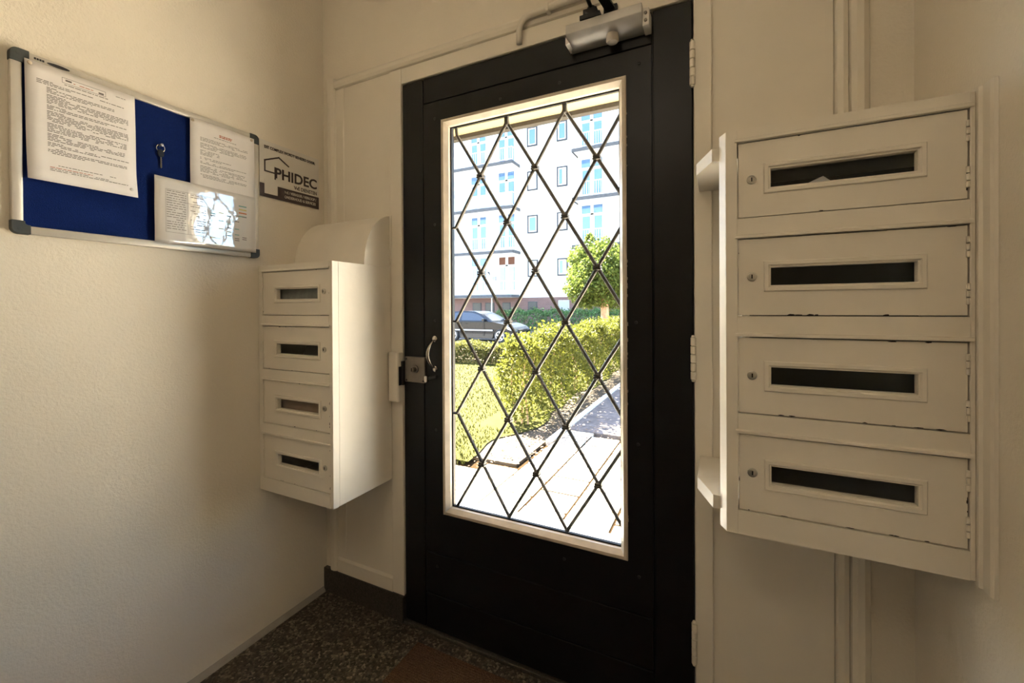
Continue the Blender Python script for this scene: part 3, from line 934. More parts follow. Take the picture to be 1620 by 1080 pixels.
# 2: letter under the sleeve
pb, P = sheet('letter_sheet', 0.757, 0.962, 1.520, 1.800, XN+0.0195, PAPER, 'white letter with small red heading pinned at the end by the corner caps', 'papers on the notice board', curl=0.0)
b = MB()
words(b, P, 0.42, 0.62, 0.885, 0.012, 1, 1.0)
words(b, P, 0.42, 0.62, 0.868, 0.012, 1, 1.0)
words(b, P, 0.34, 0.70, 0.845, 0.006)
t = 0.80
for n_, e in ((3, 0.88), (4, 0.86), (4, 0.42), (2, 0.6), (2, 0.86), (5, 0.86), (3, 0.86)):
    for k in range(n_):
        words(b, P, 0.14, e if k < n_-1 else e*0.75, t, 0.006)
        t -= 0.0155
    t -= 0.018
tag(b.build('typed_text', [INKL, INKR], pb), kind='stuff')
# 3: coloured table in a glossy plastic sleeve, tilted
pc, P = sheet('sleeved_table_sheet', 0.660, 0.962, 1.394, 1.590, XN+0.0245, SLEEVE, 'table of rows in a glossy plastic sleeve low on the notice board', 'papers on the notice board', curl=0.0)
b = MB()
for k in range(17):
    words(b, P, 0.10, 0.27, 0.80-k*0.036, 0.010, 0, 0.9)
    words(b, P, 0.31, 0.46, 0.80-k*0.036, 0.010, 0, 0.5)
for (a0, a1, b0, b1) in ((0.09, 0.60, 0.825, 0.829), (0.09, 0.60, 0.17, 0.174), (0.09, 0.092, 0.17, 0.829), (0.285, 0.287, 0.17, 0.829), (0.09, 0.48, 0.66, 0.664)):
    b.add([P(a0, b0, .0004), P(a1, b0, .0004), P(a1, b1, .0004), P(a0, b1, .0004)], [(0, 1, 2, 3)], 1)
for k, mi in enumerate((2, 4, 3, 2)):
    b.add([P(0.80, 0.78-k*0.06, .0004), P(0.89, 0.78-k*0.06, .0004), P(0.89, 0.80-k*0.06, .0004), P(0.80, 0.80-k*0.06, .0004)], [(0, 1, 2, 3)], mi)
for k in range(14):
    for j in range(5):
        if random.random() < 0.35:
            a0, b0 = 0.50+j*0.085, 0.60-k*0.033
            b.add([P(a0, b0, .0004), P(a0+0.05, b0, .0004), P(a0+0.05, b0+0.014, .0004), P(a0, b0+0.014, .0004)], [(0, 1, 2, 3)], random.choice((0, 0, 2, 4)))
tag(b.build('printed_table', [INKL, INK, INKC, INKO, INKY], pc), kind='stuff')
# push pins
for k, (y, z, x) in enumerate(((0.412, 1.790, XN+0.0215), (0.606, 1.532, XN+0.0238), (0.764, 1.791, XN+0.0198), (0.952, 1.792, XN+0.0198))):
    p = MB().lathe([(0.0042, x), (0.0046, x+0.0015), (0.0036, x+0.003), (0.001, x+0.0035)], (0, y, z), 'x', 14).build('drawing_pin', PIN if k != 1 else SILVER, None, auto=True)
    tag(p, ('brass drawing pin in the corner of the typed notice by the frame', 'silver drawing pin at the foot of the typed notice', 'brass drawing pin in the letter corner nearest the key', 'brass drawing pin in the letter corner by the end cap')[k], 'pin', 'pins on the notice board')
# key on its ring, hanging from a hook in the felt
ky = thing('key', (XN+0.014, 0.680, 1.610), 'small key with dark plastic head hanging on the blue felt', 'key')
hk = MB().lathe([(0.0022, XN+0.0095), (0.0022, XN+0.022), (0.0040, XN+0.0225), (0.0040, XN+0.025), (0.001, XN+0.0258)], (0, 0.6805, 1.683), 'x', 12).build('hook_pin', SILVER, ky, auto=True)
rg = []
for i in range(24):
    a = 2*math.pi*i/24
    rg.append((XN+0.0155+0.002*math.cos(a), 0.6805+0.0105*math.sin(a), 1.6745+0.0105*math.cos(a)))
MB().tube(rg, 0.0011, 8, closed=True).build('ring', CHROME, ky, smooth=True)
n = 14
MB().prism([(0.6815+0.0085*math.cos(6.283*i/n), 1.660+0.0115*math.sin(6.283*i/n)) for i in range(n)], 'x', XN+0.012, XN+0.0165).build('head', KEYP, ky, 0.001)
bl = [(0.6795, 1.650), (0.6795, 1.618), (0.6815, 1.615), (0.6835, 1.618)]
for i in range(5): bl += [(0.6846, 1.6205+i*0.0055), (0.6832, 1.6235+i*0.0055)]
bl += [(0.684, 1.650)]
MB().prism(bl, 'x', XN+0.0132, XN+0.0152).build('blade', CHROME, ky)

# ------------------------------------------------------------------ managing-agent sign
SY0, SY1, SZ0, SZ1 = 0.991, 1.246, 1.608, 1.817
sg = thing('wall_sign', (XL+0.002, (SY0+SY1)/2, SZ0), 'white and brown plastic sign with house outline logo on the wall', 'sign')
SX = XL+0.004
plate_ = MB().box(XL+0.0005, SX, SY0, SY1, SZ0, SZ1).build('plate', SIGNW, sg, 0.0006)
MB().box(SX, SX+0.0003, SY0+0.0005, SY1-0.0005, SZ0+0.0005, SZ0+0.050).build('brown_band', SIGNB, sg)
MB().box(SX+0.0003, SX+0.0006, SY0+0.018, SY0+0.070, SZ0+0.014, SZ0+0.066).build('blank_code_patch', SIGNW, sg)
UX, UZ = (0, 1, 0), (0, 0, 1)
# text runs toward +y when read from inside the room
def T(body, size, y, z, m, width=None, bold=0.0, space=1.0):
    return text_mesh('lettering', body, size, (SX+0.0006, y, z), UX, UZ, m, sg, width=width, bold=bold, space=space)
T('DIT COMPLEX WORDT BEHEERD DOOR:', 0.0150, SY0+0.018, SZ1-0.028, SIGNT, 0.218, 0.0002)
T('PHIDEC', 0.0545, SY0+0.058, SZ0+0.0815, SIGNT, 0.184, 0.0013)
T('VvE DIENSTEN', 0.0200, SY0+0.140, SZ0+0.0565, SIGNT, 0.104, 0.0003)
T('VvE / VERHUUR / VERKOOP /', 0.0150, SY0+0.098, SZ0+0.031, SIGNW, 0.143, 0.0001)
T('ONDERHOUD & SERVICES', 0.0150, SY0+0.098, SZ0+0.013, SIGNW, 0.140, 0.0001)
hl = MB()
def strip(pts_, wd):
    for (a, b_) in zip(pts_[:-1], pts_[1:]):
        a, b_ = Vector((0, *a)), Vector((0, *b_))
        t_ = (b_-a).normalized()
        nrm = Vector((1, 0, 0)).cross(t_)*wd/2
        a2, b2 = a-t_*wd/2, b_+t_*wd/2
        q4 = [a2-nrm, b2-nrm, b2+nrm, a2+nrm]
        hl.prism([(p_.y, p_.z) for p_ in q4], 'x', SX, SX+0.0007)
strip([(SY0+0.060, SZ0+0.097), (SY0+0.020, SZ0+0.097), (SY0+0.020, SZ0+0.136), (SY0+0.076, SZ0+0.161), (SY0+0.116, SZ0+0.139)], 0.0052)
strip([(SY0+0.0605, SZ0+0.076), (SY0+0.0605, SZ0+0.118)], 0.0052)
hl.build('house_outline', SIGNT, sg)

# ------------------------------------------------------------------ doormat
dm = thing('doormat', (-0.5, 1.0, 0), 'brown ribbed doormat lying on the gravel floor at the black door', 'doormat')
MX0, MX1, MY0, MY1 = -0.968, -0.12, 0.62, 1.205
MB().box(MX0, MX1, MY0, MY1, 0.0005, 0.006).build('backing', COIR, dm)
rb = MB()
y = MY0+0.006
while y < MY1-0.004:
    rb.prism([(y-0.0036, 0.006), (y-0.002, 0.0105), (y+0.002, 0.0105), (y+0.0036, 0.006)], 'x', MX0+0.002, MX1-0.002)
    y += 0.0085
tag(rb.build('ribs', COIR, dm), kind='stuff')

# ------------------------------------------------------------------ globe lamp added behind the camera, unseen, as warm fill light
lamp = thing('fill_lamp', (-0.45, -0.9, 2.40), 'unseen round globe lamp added as fill light for the hall', 'lamp')
MB().lathe([(0.11, 2.70), (0.11, 2.749), (0.10, 2.7495)], (-0.45, -0.9, 0), 'z', 32).build('base', SILVER, lamp, auto=True)
MB().lathe([(0.17*math.sin(math.pi*(0.08+0.84*i/16))+0.002, 2.575-0.125*math.cos(math.pi*(0.08+0.84*i/16))) for i in range(17)], (-0.45, -0.9, 0), 'z', 32).build('globe', FILLM, lamp, smooth=True)

# ================================================================== outside
# canopy over the entrance
cn = thing('entrance_canopy', (-0.6, 2.0, 2.36), 'cream entrance canopy with dark rough edge above the door outside', 'canopy')
MB().box(-3.0, 1.0, D+0.221, 2.52, 2.40, 2.56).build('soffit', CANOPY, cn)
MB().box(-3.0, 1.0, 2.516, 2.562, 2.372, 2.3995).build('edge_strip', CANEDGE, cn)
MB().box(-3.02, 1.02, 2.5205, 2.56, 2.40, 2.60).build('fascia', CANOPY, cn)
# ground
struct(MB().box(-2.6, 1.22, D+0.225, 2.470, G-0.10, G+0.015), 'door_step', STONE, bevel=0.006)
# soil bed under the tiles, lawn slab, far pavement, street
struct(MB().box(-30, 12, D+0.225, 11.6, G-0.30, G-0.046), 'ground', mat('sand_bed', (0.030, 0.019, 0.010), 0.95, spec=0.0, var=0.3, vscale=20))
struct(MB().box(-1.494, 1.2, 2.475, 4.30, G-0.0455, G-0.009), 'joint_bed', mat('joint_sand', (0.020, 0.012, 0.006), 0.95, spec=0.0, var=0.45, vscale=25))
struct(MB().box(-30, -1.58, 3.3, 11.6, G-0.0455, G-0.020), 'garden_bed', SOIL)
pv = thing('pavement', (-0.8, 2.5, G), kind='structure')
TS, ROWP = 0.300, 0.278
tile_me = None
for ci in range(-2, 9):
    x0 = -1.49+TS*ci
    off = (0.5 if ci % 2 else 0.0)
    for rj in range(0, 7):
        y0 = 2.475+ROWP*(rj-off)
        y1 = y0+ROWP
        if y1 < 2.5: continue
        if ci < 0 and y0 > 2.95+0.12*ci+0.2*random.random(): continue
        first = y0 < 2.47
        b = MB()
        g, gy = 0.0095, 0.013
        dz = random.uniform(-0.003, 0.003)
        if first:
            b.box(x0+g, x0+TS-g, 2.475+gy, y1-gy, G-0.045, G+dz)
            b.build('paving_tile', TILEM, pv, 0.004, seg=1)
        elif tile_me is None:
            tile_o = b.box(x0+g, x0+TS-g, y0+gy, y1-gy, G-0.045, G).build('paving_tile', TILEM, pv, 0.004, seg=1)
            tile_me = (tile_o, x0, y0)
        else:
            c = tile_me[0].copy()
            COL.objects.link(c)
            c.parent = pv
            c.location = (x0-tile_me[1], y0-tile_me[2], dz)
            ORG[c.name] = ORG[pv.name]
struct(MB().box(1.225, 9, D+0.225, 11.6, G-0.05, G), 'front_paving', TILEM)
struct(MB().box(-1.494, 1.22, 4.43, 11.6, G-0.05, G-0.004), 'garden_path', mat('gravel_path', (0.16, 0.135, 0.125), 0.95, spec=0.1, var=0.3, vscale=14, detail=8, bump=0.5, bscale=80))
# kerb line along the path beyond
struct(MB().box(-1.565, -1.495, 3.95, 11.5, G-0.10, G+0.012), 'path_kerb', KERB, bevel=0.004)
# lawn
def lawn_edge(y):
    return -1.95-0.10*math.sin(y*2.3)-0.06*math.sin(y*5.1+1)
lw = MB()
N = 40
vs = []
for j in range(N+1):
    y = 3.15+(9.2-3.15)*j/N
    xe = lawn_edge(y) if y < 8.8 else -1.95
    vs += [(-14, y-0.2, G-0.008), (xe, y+0.06*math.sin(7*j), G-0.008)]
lw.add(vs, [(2*j, 2*j+1, 2*j+3, 2*j+2) for j in range(N)])
struct(lw, 'lawn_ground', GRASSG)
gb = MB()
for k in range(26000):
    u = random.random()
    y = 3.0+5.9*u**1.3
    xe = lawn_edge(y)
    x = xe-random.random()**1.05*(2.2+y*0.75)
    if y < 3.6 and random.random() < (3.6-y)*0.9: continue
    if (y > 4.15 and x > -2.52) or y > 8.55: continue
    h = random.uniform(0.018, 0.05)
    a = random.random()*6.283
    w_ = random.uniform(0.003, 0.007)
    dx, dy = math.cos(a)*w_, math.sin(a)*w_
    lx, ly = random.uniform(-0.025, 0.025), random.uniform(-0.025, 0.025)
    gb.add([(x-dx, y-dy, G-0.008), (x+dx, y+dy, G-0.008), (x+lx, y+ly, G-0.008+h)], [(0, 1, 2)])
tag(gb.build('lawn_grass', GRASSB), 'sunlit yellow-green grass of the lawn left of the path', 'grass', kind='stuff')
lt = MB()
for k in range(900):
    if random.random() < 0.65:
        x, y = random.gauss(-1.55, 0.32), random.gauss(4.05, 0.42)
    else:
        x, y = random.gauss(-2.2, 0.35), random.gauss(3.2, 0.3)
    if y < 2.6 or x > -0.4 or (x < lawn_edge(y)+0.06 and y > 2.9) or (y > 4.2 and x < -1.75): continue
    a = random.random()*6.283; s_ = random.uniform(0.008, 0.022)
    c_, n_ = math.cos(a)*s_, math.sin(a)*s_
    z = G+0.006
    lt.add([(x-c_, y-n_, z), (x+n_*0.4, y-c_*0.4, z+0.004), (x+c_, y+n_, z+0.002), (x-n_*0.4, y+c_*0.4, z+0.006)], [(0, 1, 2, 3)])
tag(lt.build('leaf_litter', LITTER), 'dry brown leaf litter scattered on the paving by the hedge end', 'leaves', kind='stuff')

# foliage helper
def leaf(b, p, size, rnd=None):
    n = Vector((random.gauss(0, 1), random.gauss(0, 1), random.gauss(0.6, 0.8))).normalized()
    t = n.orthogonal().normalized()
    t = (Matrix.Rotation(random.random()*6.283, 3, n) @ t)
    s_ = n.cross(t)
    l, w_ = size, size*0.48
    p = Vector(p)
    b.add([p-t*l*0.5, p-s_*w_*0.5+n*l*0.06, p+t*l*0.5, p+s_*w_*0.5+n*l*0.06], [(0, 1, 2, 3)])
def hedge(name, label, x0, x1, y0, y1, z0, ht, count, size, m, rough, group=None, spiky=0.0):
    root = thing(name, ((x0+x1)/2, (y0+y1)/2, z0), label, 'hedge', group)
    b = MB()
    cx, cy_ = (x0+x1)/2, (y0+y1)/2
    def top(x, y): return z0+ht+rough*math.sin(x*5.1+y*3.3)+rough*0.7*math.sin(y*7.7-x*4.1)
    for k in range(count):
        x, y = random.uniform(x0, x1), random.uniform(y0, y1)
        tz = top(x, y)
        f_ = random.random()
        if f_ < 0.38:
            z = tz-abs(random.gauss(0, 0.05))+(random.random()**6)*spiky
        elif f_ < 0.9:
            z = z0+0.05+(tz-z0-0.05)*random.random()**0.8
            if random.random() < (y1-y0)/((x1-x0)+(y1-y0)):
                x = (x0 if random.random() < 0.45 else x1)
                x += random.gauss(0, 0.045)
            else:
                y = (y0 if random.random() < 0.7 else y1)+random.gauss(0, 0.045)
        else:
            z = z0+0.05+(tz-z0-0.05)*random.random()
        x += 0.05*math.sin(z*9+y*6); y += 0.04*math.sin(z*8+x*7)
        leaf(b, (x, y, z), size*random.uniform(0.6, 1.25))
    tag(b.build('foliage', m, root), kind='stuff')
    st = MB()
    L = max(x1-x0, y1-y0)
    ns = max(3, int(L*4))
    for k in range(ns):
        x, y = random.uniform(x0+0.08, x1-0.08), random.uniform(y0+0.08, y1-0.08)
        if k < 3: x, y = x0+0.12+(x1-x0-0.24)*k/2, y0+0.12
        st.tube([(x, y, z0-0.01), (x+random.uniform(-.06, .06), y+random.uniform(-.05, .05), z0+ht*0.45), (x+random.uniform(-.12, .12), y+random.uniform(-.1, .1), z0+ht*0.85)], [0.012, 0.009, 0.004], 6)
    tag(st.build('stems', BARK, root), kind='stuff')
    # dense twiggy inside
    return root
hedge('hedge', 'tall yellow-green privet hedge running along the garden path', -2.26, -1.86, 4.34, 11.2, G-0.02, 0.98, 42000, 0.056, LEAFH, 0.05, 'garden hedges', 0.13)
hedge('hedge', 'low clipped hedge across the far side of the lawn before the car', -10.5, -2.75, 8.75, 9.45, G-0.02, 0.46, 42000, 0.062, LEAFB, 0.03, 'garden hedges', 0.05)

# sunken street, far pavement
ST = -0.44
struct(MB().box(-40, 22, 11.6, 27, ST-0.2, ST), 'street', ASPHALT)
struct(MB().box(-40, 22, 19.9, 27, ST, ST+0.10), 'far_pavement', PAVE2)

# tree
tr = thing('tree', (-2.98, 12.2, ST), 'small round-crowned street tree with straight bare trunk behind the hedge', 'tree')
tx, ty = -2.98, 12.2
MB().tube([(tx, ty, ST-0.02), (tx+0.01, ty, 0.3), (tx, ty+0.01, 1.0), (tx-0.02, ty, 1.7), (tx, ty, 2.3)], [0.145, 0.125, 0.118, 0.10, 0.05], 12).build('trunk', BARK, tr, smooth=True)
br = MB()
for k in range(16):
    a = random.random()*6.283; el = random.uniform(0.3, 1.2); L = random.uniform(0.6, 1.15)
    z = random.uniform(1.2, 2.1)
    br.tube([(tx, ty, z), (tx+math.cos(a)*math.cos(el)*L*0.5, ty+math.sin(a)*math.cos(el)*L*0.5, z+math.sin(el)*L*0.45), (tx+math.cos(a)*math.cos(el)*L, ty+math.sin(a)*math.cos(el)*L, z+math.sin(el)*L)], [0.035, 0.022, 0.008], 6)
br.build('branches', BARK, tr)
b = MB()
blobs = []
for k in range(60):
    a = random.random()*6.283; v_ = random.uniform(-0.95, 1.0)
    q_ = math.sqrt(max(0, 1-v_*v_))
    blobs.append((tx-0.04+0.98*q_*math.cos(a), ty+0.98*q_*math.sin(a), 2.10+0.86*v_, random.uniform(0.22, 0.36)))
blobs += [(tx-0.35, ty-0.1, 3.05, 0.24), (tx-0.45, ty, 3.22, 0.13)]
for k in range(24000):
    if k % 5 < 2:
        v_ = Vector((random.gauss(0, 1), random.gauss(0, 1), random.gauss(0, 1))).normalized()*random.random()**0.33
        p_ = (tx-0.04+1.05*v_.x, ty+1.05*v_.y, 2.08+0.92*v_.z)
    else:
        bx_, by_, bz_, rr = random.choice(blobs)
        v_ = Vector((random.gauss(0, 1), random.gauss(0, 1), random.gauss(0, 1))).normalized()*rr*random.random()**0.4
        p_ = (bx_+v_.x, by_+v_.y, bz_+v_.z)
    leaf(b, p_, random.uniform(0.07, 0.13))
tag(b.build('foliage', LEAFT, tr), kind='stuff')

# ------------------------------------------------------------------ parked car
def car():
    root = thing('parked_car', (-10.6, 18.0, ST), 'dark grey hatchback parked on the street in front of the white apartments', 'car')
    yc, hw = 18.0, 0.86
    xf = -8.22       # nose
    L = 4.15
    xr = xf-L
    def X(s): return xr+s
    z = ST
    # lower body outline (side view)
    low = [(0.02, 0.38), (0.0, 0.55), (0.04, 0.82), (0.10, 0.97), (0.6, 1.0), (2.55, 0.98), (2.95, 0.95), (3.55, 0.86), (3.92, 0.74), (4.10, 0.60), (4.15, 0.45), (4.12, 0.28), (3.95, 0.22)]
    def arch(cx_, r_):
        return [(cx_+r_*math.cos(a), 0.26+r_*math.sin(a)) for a in [math.pi*i/8 for i in range(9)]]
    bot = [(3.72, 0.20)] + arch(3.36, 0.36) + [(2.95, 0.18), (1.20, 0.18)] + arch(0.80, 0.36) + [(0.40, 0.22)]
    outline = low + bot
    b = MB()
    secs = [(-hw, 0.03), (-hw-0.02, 0.0), (-hw*0.55, -0.0), (0, 0), (hw*0.55, 0), (hw+0.02, 0), (hw, 0.03)]
    n = len(outline)
    rings = []
    for yy, ins in ((-hw+0.05, 0.05), (-hw, 0.0), (hw, 0.0), (hw-0.05, 0.05)):
        ring = []
        for (s, h) in outline:
            cx_, cz_ = L/2, 0.55
            ring.append((X(cx_+(s-cx_)*(1-ins*0.3)), yc+yy, z+cz_+(h-cz_)*(1-ins)))
        rings.append(ring)
    # middle rings bow the nose and tail outwards
    vs = [p for rg_ in rings for p in rg_]
    fs = []
    for k in range(3):
        for i in range(n):
            fs.append((k*n+i, k*n+(i+1) % n, (k+1)*n+(i+1) % n, (k+1)*n+i))
    fs.append(tuple(range(n))); fs.append(tuple(range(4*n-1, 3*n-1, -1)))
    b.add(vs, fs)
    b.build('body', CARP, root, auto=True)
    # cabin
    cab_b = [(0.10, 0.96), (0.30, 1.30), (0.55, 1.42), (1.30, 1.47), (1.95, 1.44), (2.35, 1.30), (2.98, 0.95)]
    c = MB()
    vs = []
    for yy, k in ((-1, 1), (1, 1)):
        for (s, h) in cab_b:
            tumble = 0.0+(h-0.96)*0.36
            vs.append((X(s), yc+yy*(hw-0.03-tumble), z+h))
    m = len(cab_b)
    c.add(vs, [tuple(range(m)), tuple(range(2*m-1, m-1, -1))] + [(i, i+1, i+1+m, i+m) for i in range(m-1)] + [(0, m, 2*m-1, m-1)])
    c.build('cabin', CARP, root, auto=True)
    # side and end windows, just proud of the cabin shell
    def side_pt(s, h, yy, out=0.006):
        return (X(s), yc+yy*(hw-0.03-(h-0.96)*0.36+out), z+h)
    for yy in (-1, 1):
        for poly in ([(0.42, 1.02), (0.50, 1.30), (0.66, 1.36), (1.20, 1.395), (1.20, 1.02)], [(1.27, 1.02), (1.27, 1.395), (1.86, 1.375), (2.22, 1.27), (2.66, 1.02)]):
            wv = [side_pt(s, h, yy) for s, h in poly]
            wi = [side_pt(s, h, yy, -0.01) for s, h in poly]
            k = len(poly)
            wb = MB().add(wv+wi, [tuple(range(k)), tuple(range(2*k-1, k-1, -1))] + [(i, (i+1) % k, (i+1) % k+k, i+k) for i in range(k)])
            wb.build('side_window', CARG, root)
    wb = MB()
    for o_ in (0.012,):
        wv = [(X(2.38)+o_, yc-0.60, z+1.29+o_), (X(2.92)+o_, yc-0.74, z+0.985+o_), (X(2.92)+o_, yc+0.74, z+0.985+o_), (X(2.38)+o_, yc+0.60, z+1.29+o_)]
        wi = [(p[0]-0.03, p[1], p[2]-0.03) for p in wv]
        wb.add(wv+wi, [(0, 1, 2, 3), (7, 6, 5, 4), (0, 4, 5, 1), (1, 5, 6, 2), (2, 6, 7, 3), (3, 7, 4, 0)])
    wb.build('windscreen', CARG, root)
    for s in (0.80, 3.36):
        for yy in (-1, 1):
            wy = yc+yy*(hw-0.10)
            t_ = MB().lathe([(0.19, wy-0.10), (0.30, wy-0.10), (0.315, wy-0.07), (0.315, wy+0.07), (0.30, wy+0.10), (0.19, wy+0.10)], (X(s), 0, z+0.315), 'y', 28).build('wheel', TYRE, root, auto=True)
            rm = MB()
            for k in range(5):
                a = 2*math.pi*k/5+0.3
                ca, sa = math.cos(a), math.sin(a)
                pts_ = [(X(s)+ca*0.03-sa*0.035, z+0.315+sa*0.03+ca*0.035), (X(s)+ca*0.20-sa*0.028, z+0.315+sa*0.20+ca*0.028), (X(s)+ca*0.20+sa*0.028, z+0.315+sa*0.20-ca*0.028), (X(s)+ca*0.03+sa*0.035, z+0.315+sa*0.03-ca*0.035)]
                rm.prism(pts_, 'y', wy+yy*0.09, wy+yy*0.108)
            rm.lathe([(0.05, wy+yy*0.09), (0.05, wy+yy*0.112)], (X(s), 0, z+0.315), 'y', 16)
            ring_ = [(X(s)+0.205*math.cos(6.283*i/28), wy+yy*0.10, z+0.315+0.205*math.sin(6.283*i/28)) for i in range(28)]
            rm.tube(ring_, 0.018, 6, closed=True)
            rm.build('rim', WHEEL, t_)
    MB().box(X(1.23), X(1.25), yc-hw-0.004, yc-hw, z+0.30, z+0.96).build('door_seam', DARKGAP, root)
    MB().box(X(2.50), X(2.52), yc-hw-0.004, yc-hw, z+0.30, z+0.96).build('door_seam', DARKGAP, root)
    MB().box(X(0.5), X(3.0), yc-hw-0.012, yc-hw-0.0005, z+0.54, z+0.60).build('side_strip', GREYPL, root)
    for s in (1.40, 0.42):
        MB().box(X(s), X(s)+0.17, yc-hw-0.03, yc-hw-0.0005, z+0.84, z+0.875).build('door_handle', CARP, root, 0.006)
    for yy in (-1, 1):
        MB().box(X(2.50), X(2.62), yc+yy*(hw+0.16), yc+yy*(hw-0.05), z+0.99, z+1.11).build('wing_mirror', CARP, root, 0.02)
        MB().prism([(X(3.72), z+0.78), (X(4.04), z+0.62), (X(4.06), z+0.54), (X(3.74), z+0.64)], 'y', yc+yy*(hw+0.006), yc+yy*(hw-0.22)).build('headlight', LIGHTG, root)
    MB().box(X(4.125), X(4.165), yc-0.26, yc+0.26, z+0.36, z+0.47).build('number_plate', PLATE, root)
    MB().box(X(4.03), X(4.155), yc-0.45, yc+0.45, z+0.50, z+0.60).build('grille', DARKGAP, root)
car()

# ------------------------------------------------------------------ apartment building opposite
YF, YS = 25.1, 24.0
bd = thing('apartment_building', (-10, YF, ST), 'white four-storey apartment building with balconies across the street', 'building')
BXA, BXB, TOPZ = -30.0, 9.0, 14.3
PZ = 1.81
MB().box(BXA, BXB, YF, YF+8, PZ, TOPZ).build('wall', FACADE, bd)
MB().box(BXA, BXB, YF-0.04, YF+8, ST, PZ-0.001).build('plinth', BRICK, bd)
MB().prism([(YF-0.7, TOPZ+0.001), (YF+8.5, TOPZ+0.001), (YF+4, TOPZ+2.6)], 'x', BXA-0.3, BXB+0.3).build('roof', ROOFM, bd)
MB().box(BXA, BXB, YF-0.8, YF-0.65, TOPZ-0.15, TOPZ+0.0).build('gutter', SLAB, bd)
FH = 2.82
def small_window(x0, x1, z0, z1, mode):
    fr_ = MB()
    t_ = 0.085
    for (a, b_, c_, e_) in ((x0, x0+t_, z0, z1), (x1-t_, x1, z0, z1), (x0+t_, x1-t_, z0, z0+t_), (x0+t_, x1-t_, z1-t_, z1)):
        fr_.box(a, b_, YF-0.06, YF-0.001, c_, e_)
    wnd = fr_.build('window', FRAMED, bd)
    sa = MB()
    i0, i1, j0, j1 = x0+t_, x1-t_, z0+t_, z1-t_
    s2 = 0.07
    for (a, b_, c_, e_) in ((i0, i0+s2, j0, j1), (i1-s2, i1, j0, j1), (i0+s2, i1-s2, j0, j0+s2), (i0+s2, i1-s2, j1-s2, j1)):
        sa.box(a, b_, YF-0.045, YF-0.001, c_, e_)
    sa.build('sash', FRAMEW, wnd)
    MB().box(i0+s2, i1-s2, YF-0.02, YF-0.001, j0+s2, j1-s2).build('pane', WINGLASS if mode != 2 else CURTAIN, wnd)
    if mode == 1:
        MB().box(i0+s2+(i1-i0-2*s2)*0.5, i1-s2, YF-0.025, YF-0.0205, j0+s2, j1-s2).build('curtain', CURTAIN, wnd)
wz = [(11.48, 12.72), (8.66, 9.90), (5.92, 7.08), (3.13, 4.22)]
for gx in (0.0, 11.4, -11.4):
    for i, (a, b_) in enumerate(wz):
        small_window(-11.11+gx, -10.39+gx, a, b_, (0, 2, 0, 2)[i])
        small_window(-9.09+gx, -8.40+gx, a, b_, (0, 1, 2, 1)[i])
slabz = [10.34, 7.50, 4.72, 1.91]
def french(x0, x1, zs_, ground, awn=None):
    ztop = zs_+2.50
    d_ = MB()
    t_ = 0.07
    zt0 = ztop-0.50
    mid = (x0+x1)/2
    for (a, b_, c_, e_) in ((x0-t_, x0, zs_, ztop+t_), (x1, x1+t_, zs_, ztop+t_), (mid-0.09, mid+0.09, zs_, ztop), (x0, x1, ztop, ztop+t_), (x0, x1, zt0-0.10, zt0)):
        d_.box(a, b_, YF-0.07, YF-0.001, c_, e_)
    fd = d_.build('window', FRAMEW, bd)
    for (a, b_) in ((x0, mid-0.09), (mid+0.09, x1)):
        MB().box(a, b_, YF-0.03, YF-0.001, zt0, ztop).build('pane', WINGLASS if not awn else awn, fd)
        MB().box(a+0.05, b_-0.05, YF-0.03, YF-0.001, zs_+0.35, zt0-0.16).build('pane', WINGLASS, fd)
        if ground:
            for k in range(4):
                xa = a+0.06+k*(b_-a-0.12)/4
                MB().box(xa, xa+(b_-a-0.12)/8, YF-0.036, YF-0.031, zs_+0.35, zt0-0.16).build('curtain', CURTAIN, fd)
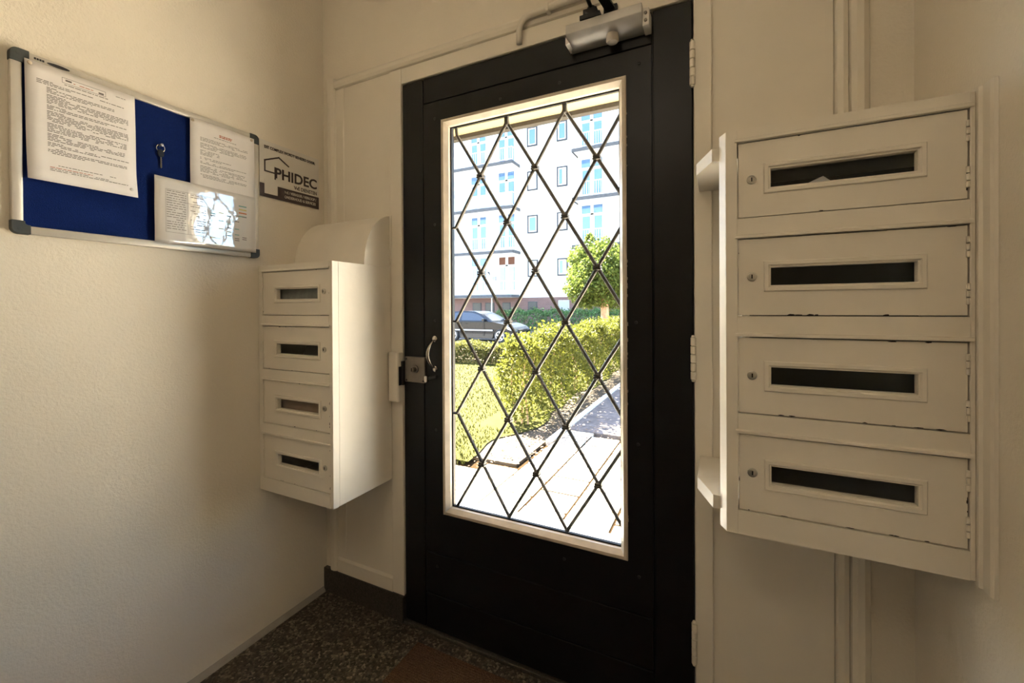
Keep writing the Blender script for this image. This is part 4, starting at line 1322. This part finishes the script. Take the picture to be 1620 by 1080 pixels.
def balcony(x0, x1, zc, panel, top):
    s_ = MB()
    s_.box(x0, x1, YS, YF-0.001, zc-0.02, zc+0.07)
    sl_ = s_.build('balcony', FACADE, bd)
    MB().box(x0-0.02, x1+0.02, YS-0.06, YS-0.001, zc-0.10, zc+0.09).build('slab_edge', SLAB, sl_)
    for xe in (x0-0.02, x1-0.0):
        MB().box(xe, xe+0.03, YS, YF-0.002, zc-0.10, zc+0.09).build('slab_edge', SLAB, sl_)
    r_ = MB()
    zt_ = zc+0.98
    r_.box(x0, x1, YS+0.02, YS+0.06, zt_-0.05, zt_)
    r_.box(x0, x1, YS+0.025, YS+0.055, zc+0.16, zc+0.20)
    for xe in (x0, x1-0.04):
        r_.box(xe, xe+0.04, YS+0.06, YF-0.002, zt_-0.05, zt_)
    n_ = int((x1-x0)/0.14)
    if not panel:
        for k in range(n_+1):
            xx = x0+(x1-x0-0.03)*k/n_
            r_.box(xx, xx+0.022, YS+0.028, YS+0.05, zc+0.20, zt_-0.05)
    for k in range(5):
        yy = YS+0.1+(YF-YS-0.2)*k/4
        for xe in (x0+0.01, x1-0.03):
            r_.box(xe, xe+0.022, yy, yy+0.022, zc+0.07, zt_-0.05)
    r_.build('railing', RAILW, sl_)
    if panel:
        MB().box(x0+0.05, x1-0.05, YS+0.03, YS+0.045, zc+0.18, zt_-0.06).build('balcony_panel', BALPANEL, sl_)
for gi, gx in enumerate((0.0, 11.4)):
    for i, zc in enumerate(slabz):
        X0b, X1b = (-18.3, -11.66) if gi == 0 else (-7.75, -0.6)
        balcony(X0b, X1b if i < 3 or gi else -11.75, zc, gi == 0 and i == 1, i == 0)
        if gi == 0:
            sp_ = [(-17.85, -16.68), (-15.29, -14.15), (-13.18, -12.02)]
        else:
            sp_ = [(-7.50, -6.22), (-5.10, -3.95), (-2.7, -1.5)]
        for j, (a, b_) in enumerate(sp_):
            french(a, b_, zc+0.08, i == 3, AWNR if (gi == 0 and i == 3 and j == 2) else None)
        # support fin under the slab ends
    MB().box((-13.78 if gi == 0 else -3.3), (-13.70 if gi == 0 else -3.22), YF-0.10, YF-0.002, ST+0.2, TOPZ-0.2).build('downpipe', FRAMEW, bd)
# cellar openings
for (x0, x1, z0, z1, m) in ((-11.04, -10.50, 0.97, 1.50, BRICKD), (-8.98, -8.36, 0.80, 1.56, SOCK), (-15.2, -14.6, 0.95, 1.45, BRICKD), (-14.2, -13.6, 0.95, 1.45, BRICKD), (-12.9, -12.4, 0.95, 1.45, BRICKD)):
    MB().box(x0-0.05, x1+0.05, YF-0.06, YF-0.0405, z0-0.05, z1+0.05).build('cellar_frame', FRAMED if m is BRICKD else KERB, bd)
    MB().box(x0, x1, YF-0.07, YF-0.0605, z0, z1).build('cellar_pane', m, bd)
# house number, wall lamp and letterbox by the ground-floor balcony doors
MB().box(-13.62, -13.42, YF-0.12, YF-0.002, 2.95, 3.25).build('letterbox', GREYPL, bd)
MB().tube([(-13.95, YF-0.01, 3.45), (-13.95, YF-0.20, 3.55), (-13.80, YF-0.28, 3.50), (-13.80, YF-0.28, 3.30)], 0.03, 8).build('wall_lamp', FRAMED, bd)

# planting strip at the foot of the building
hedge('hedge', 'dark green low shrubs along the foot of the white apartments', -12.2, 3.0, 22.6, 23.8, ST+0.10, 1.25, 14000, 0.15, LEAFD, 0.10, 'garden hedges', 0.2)
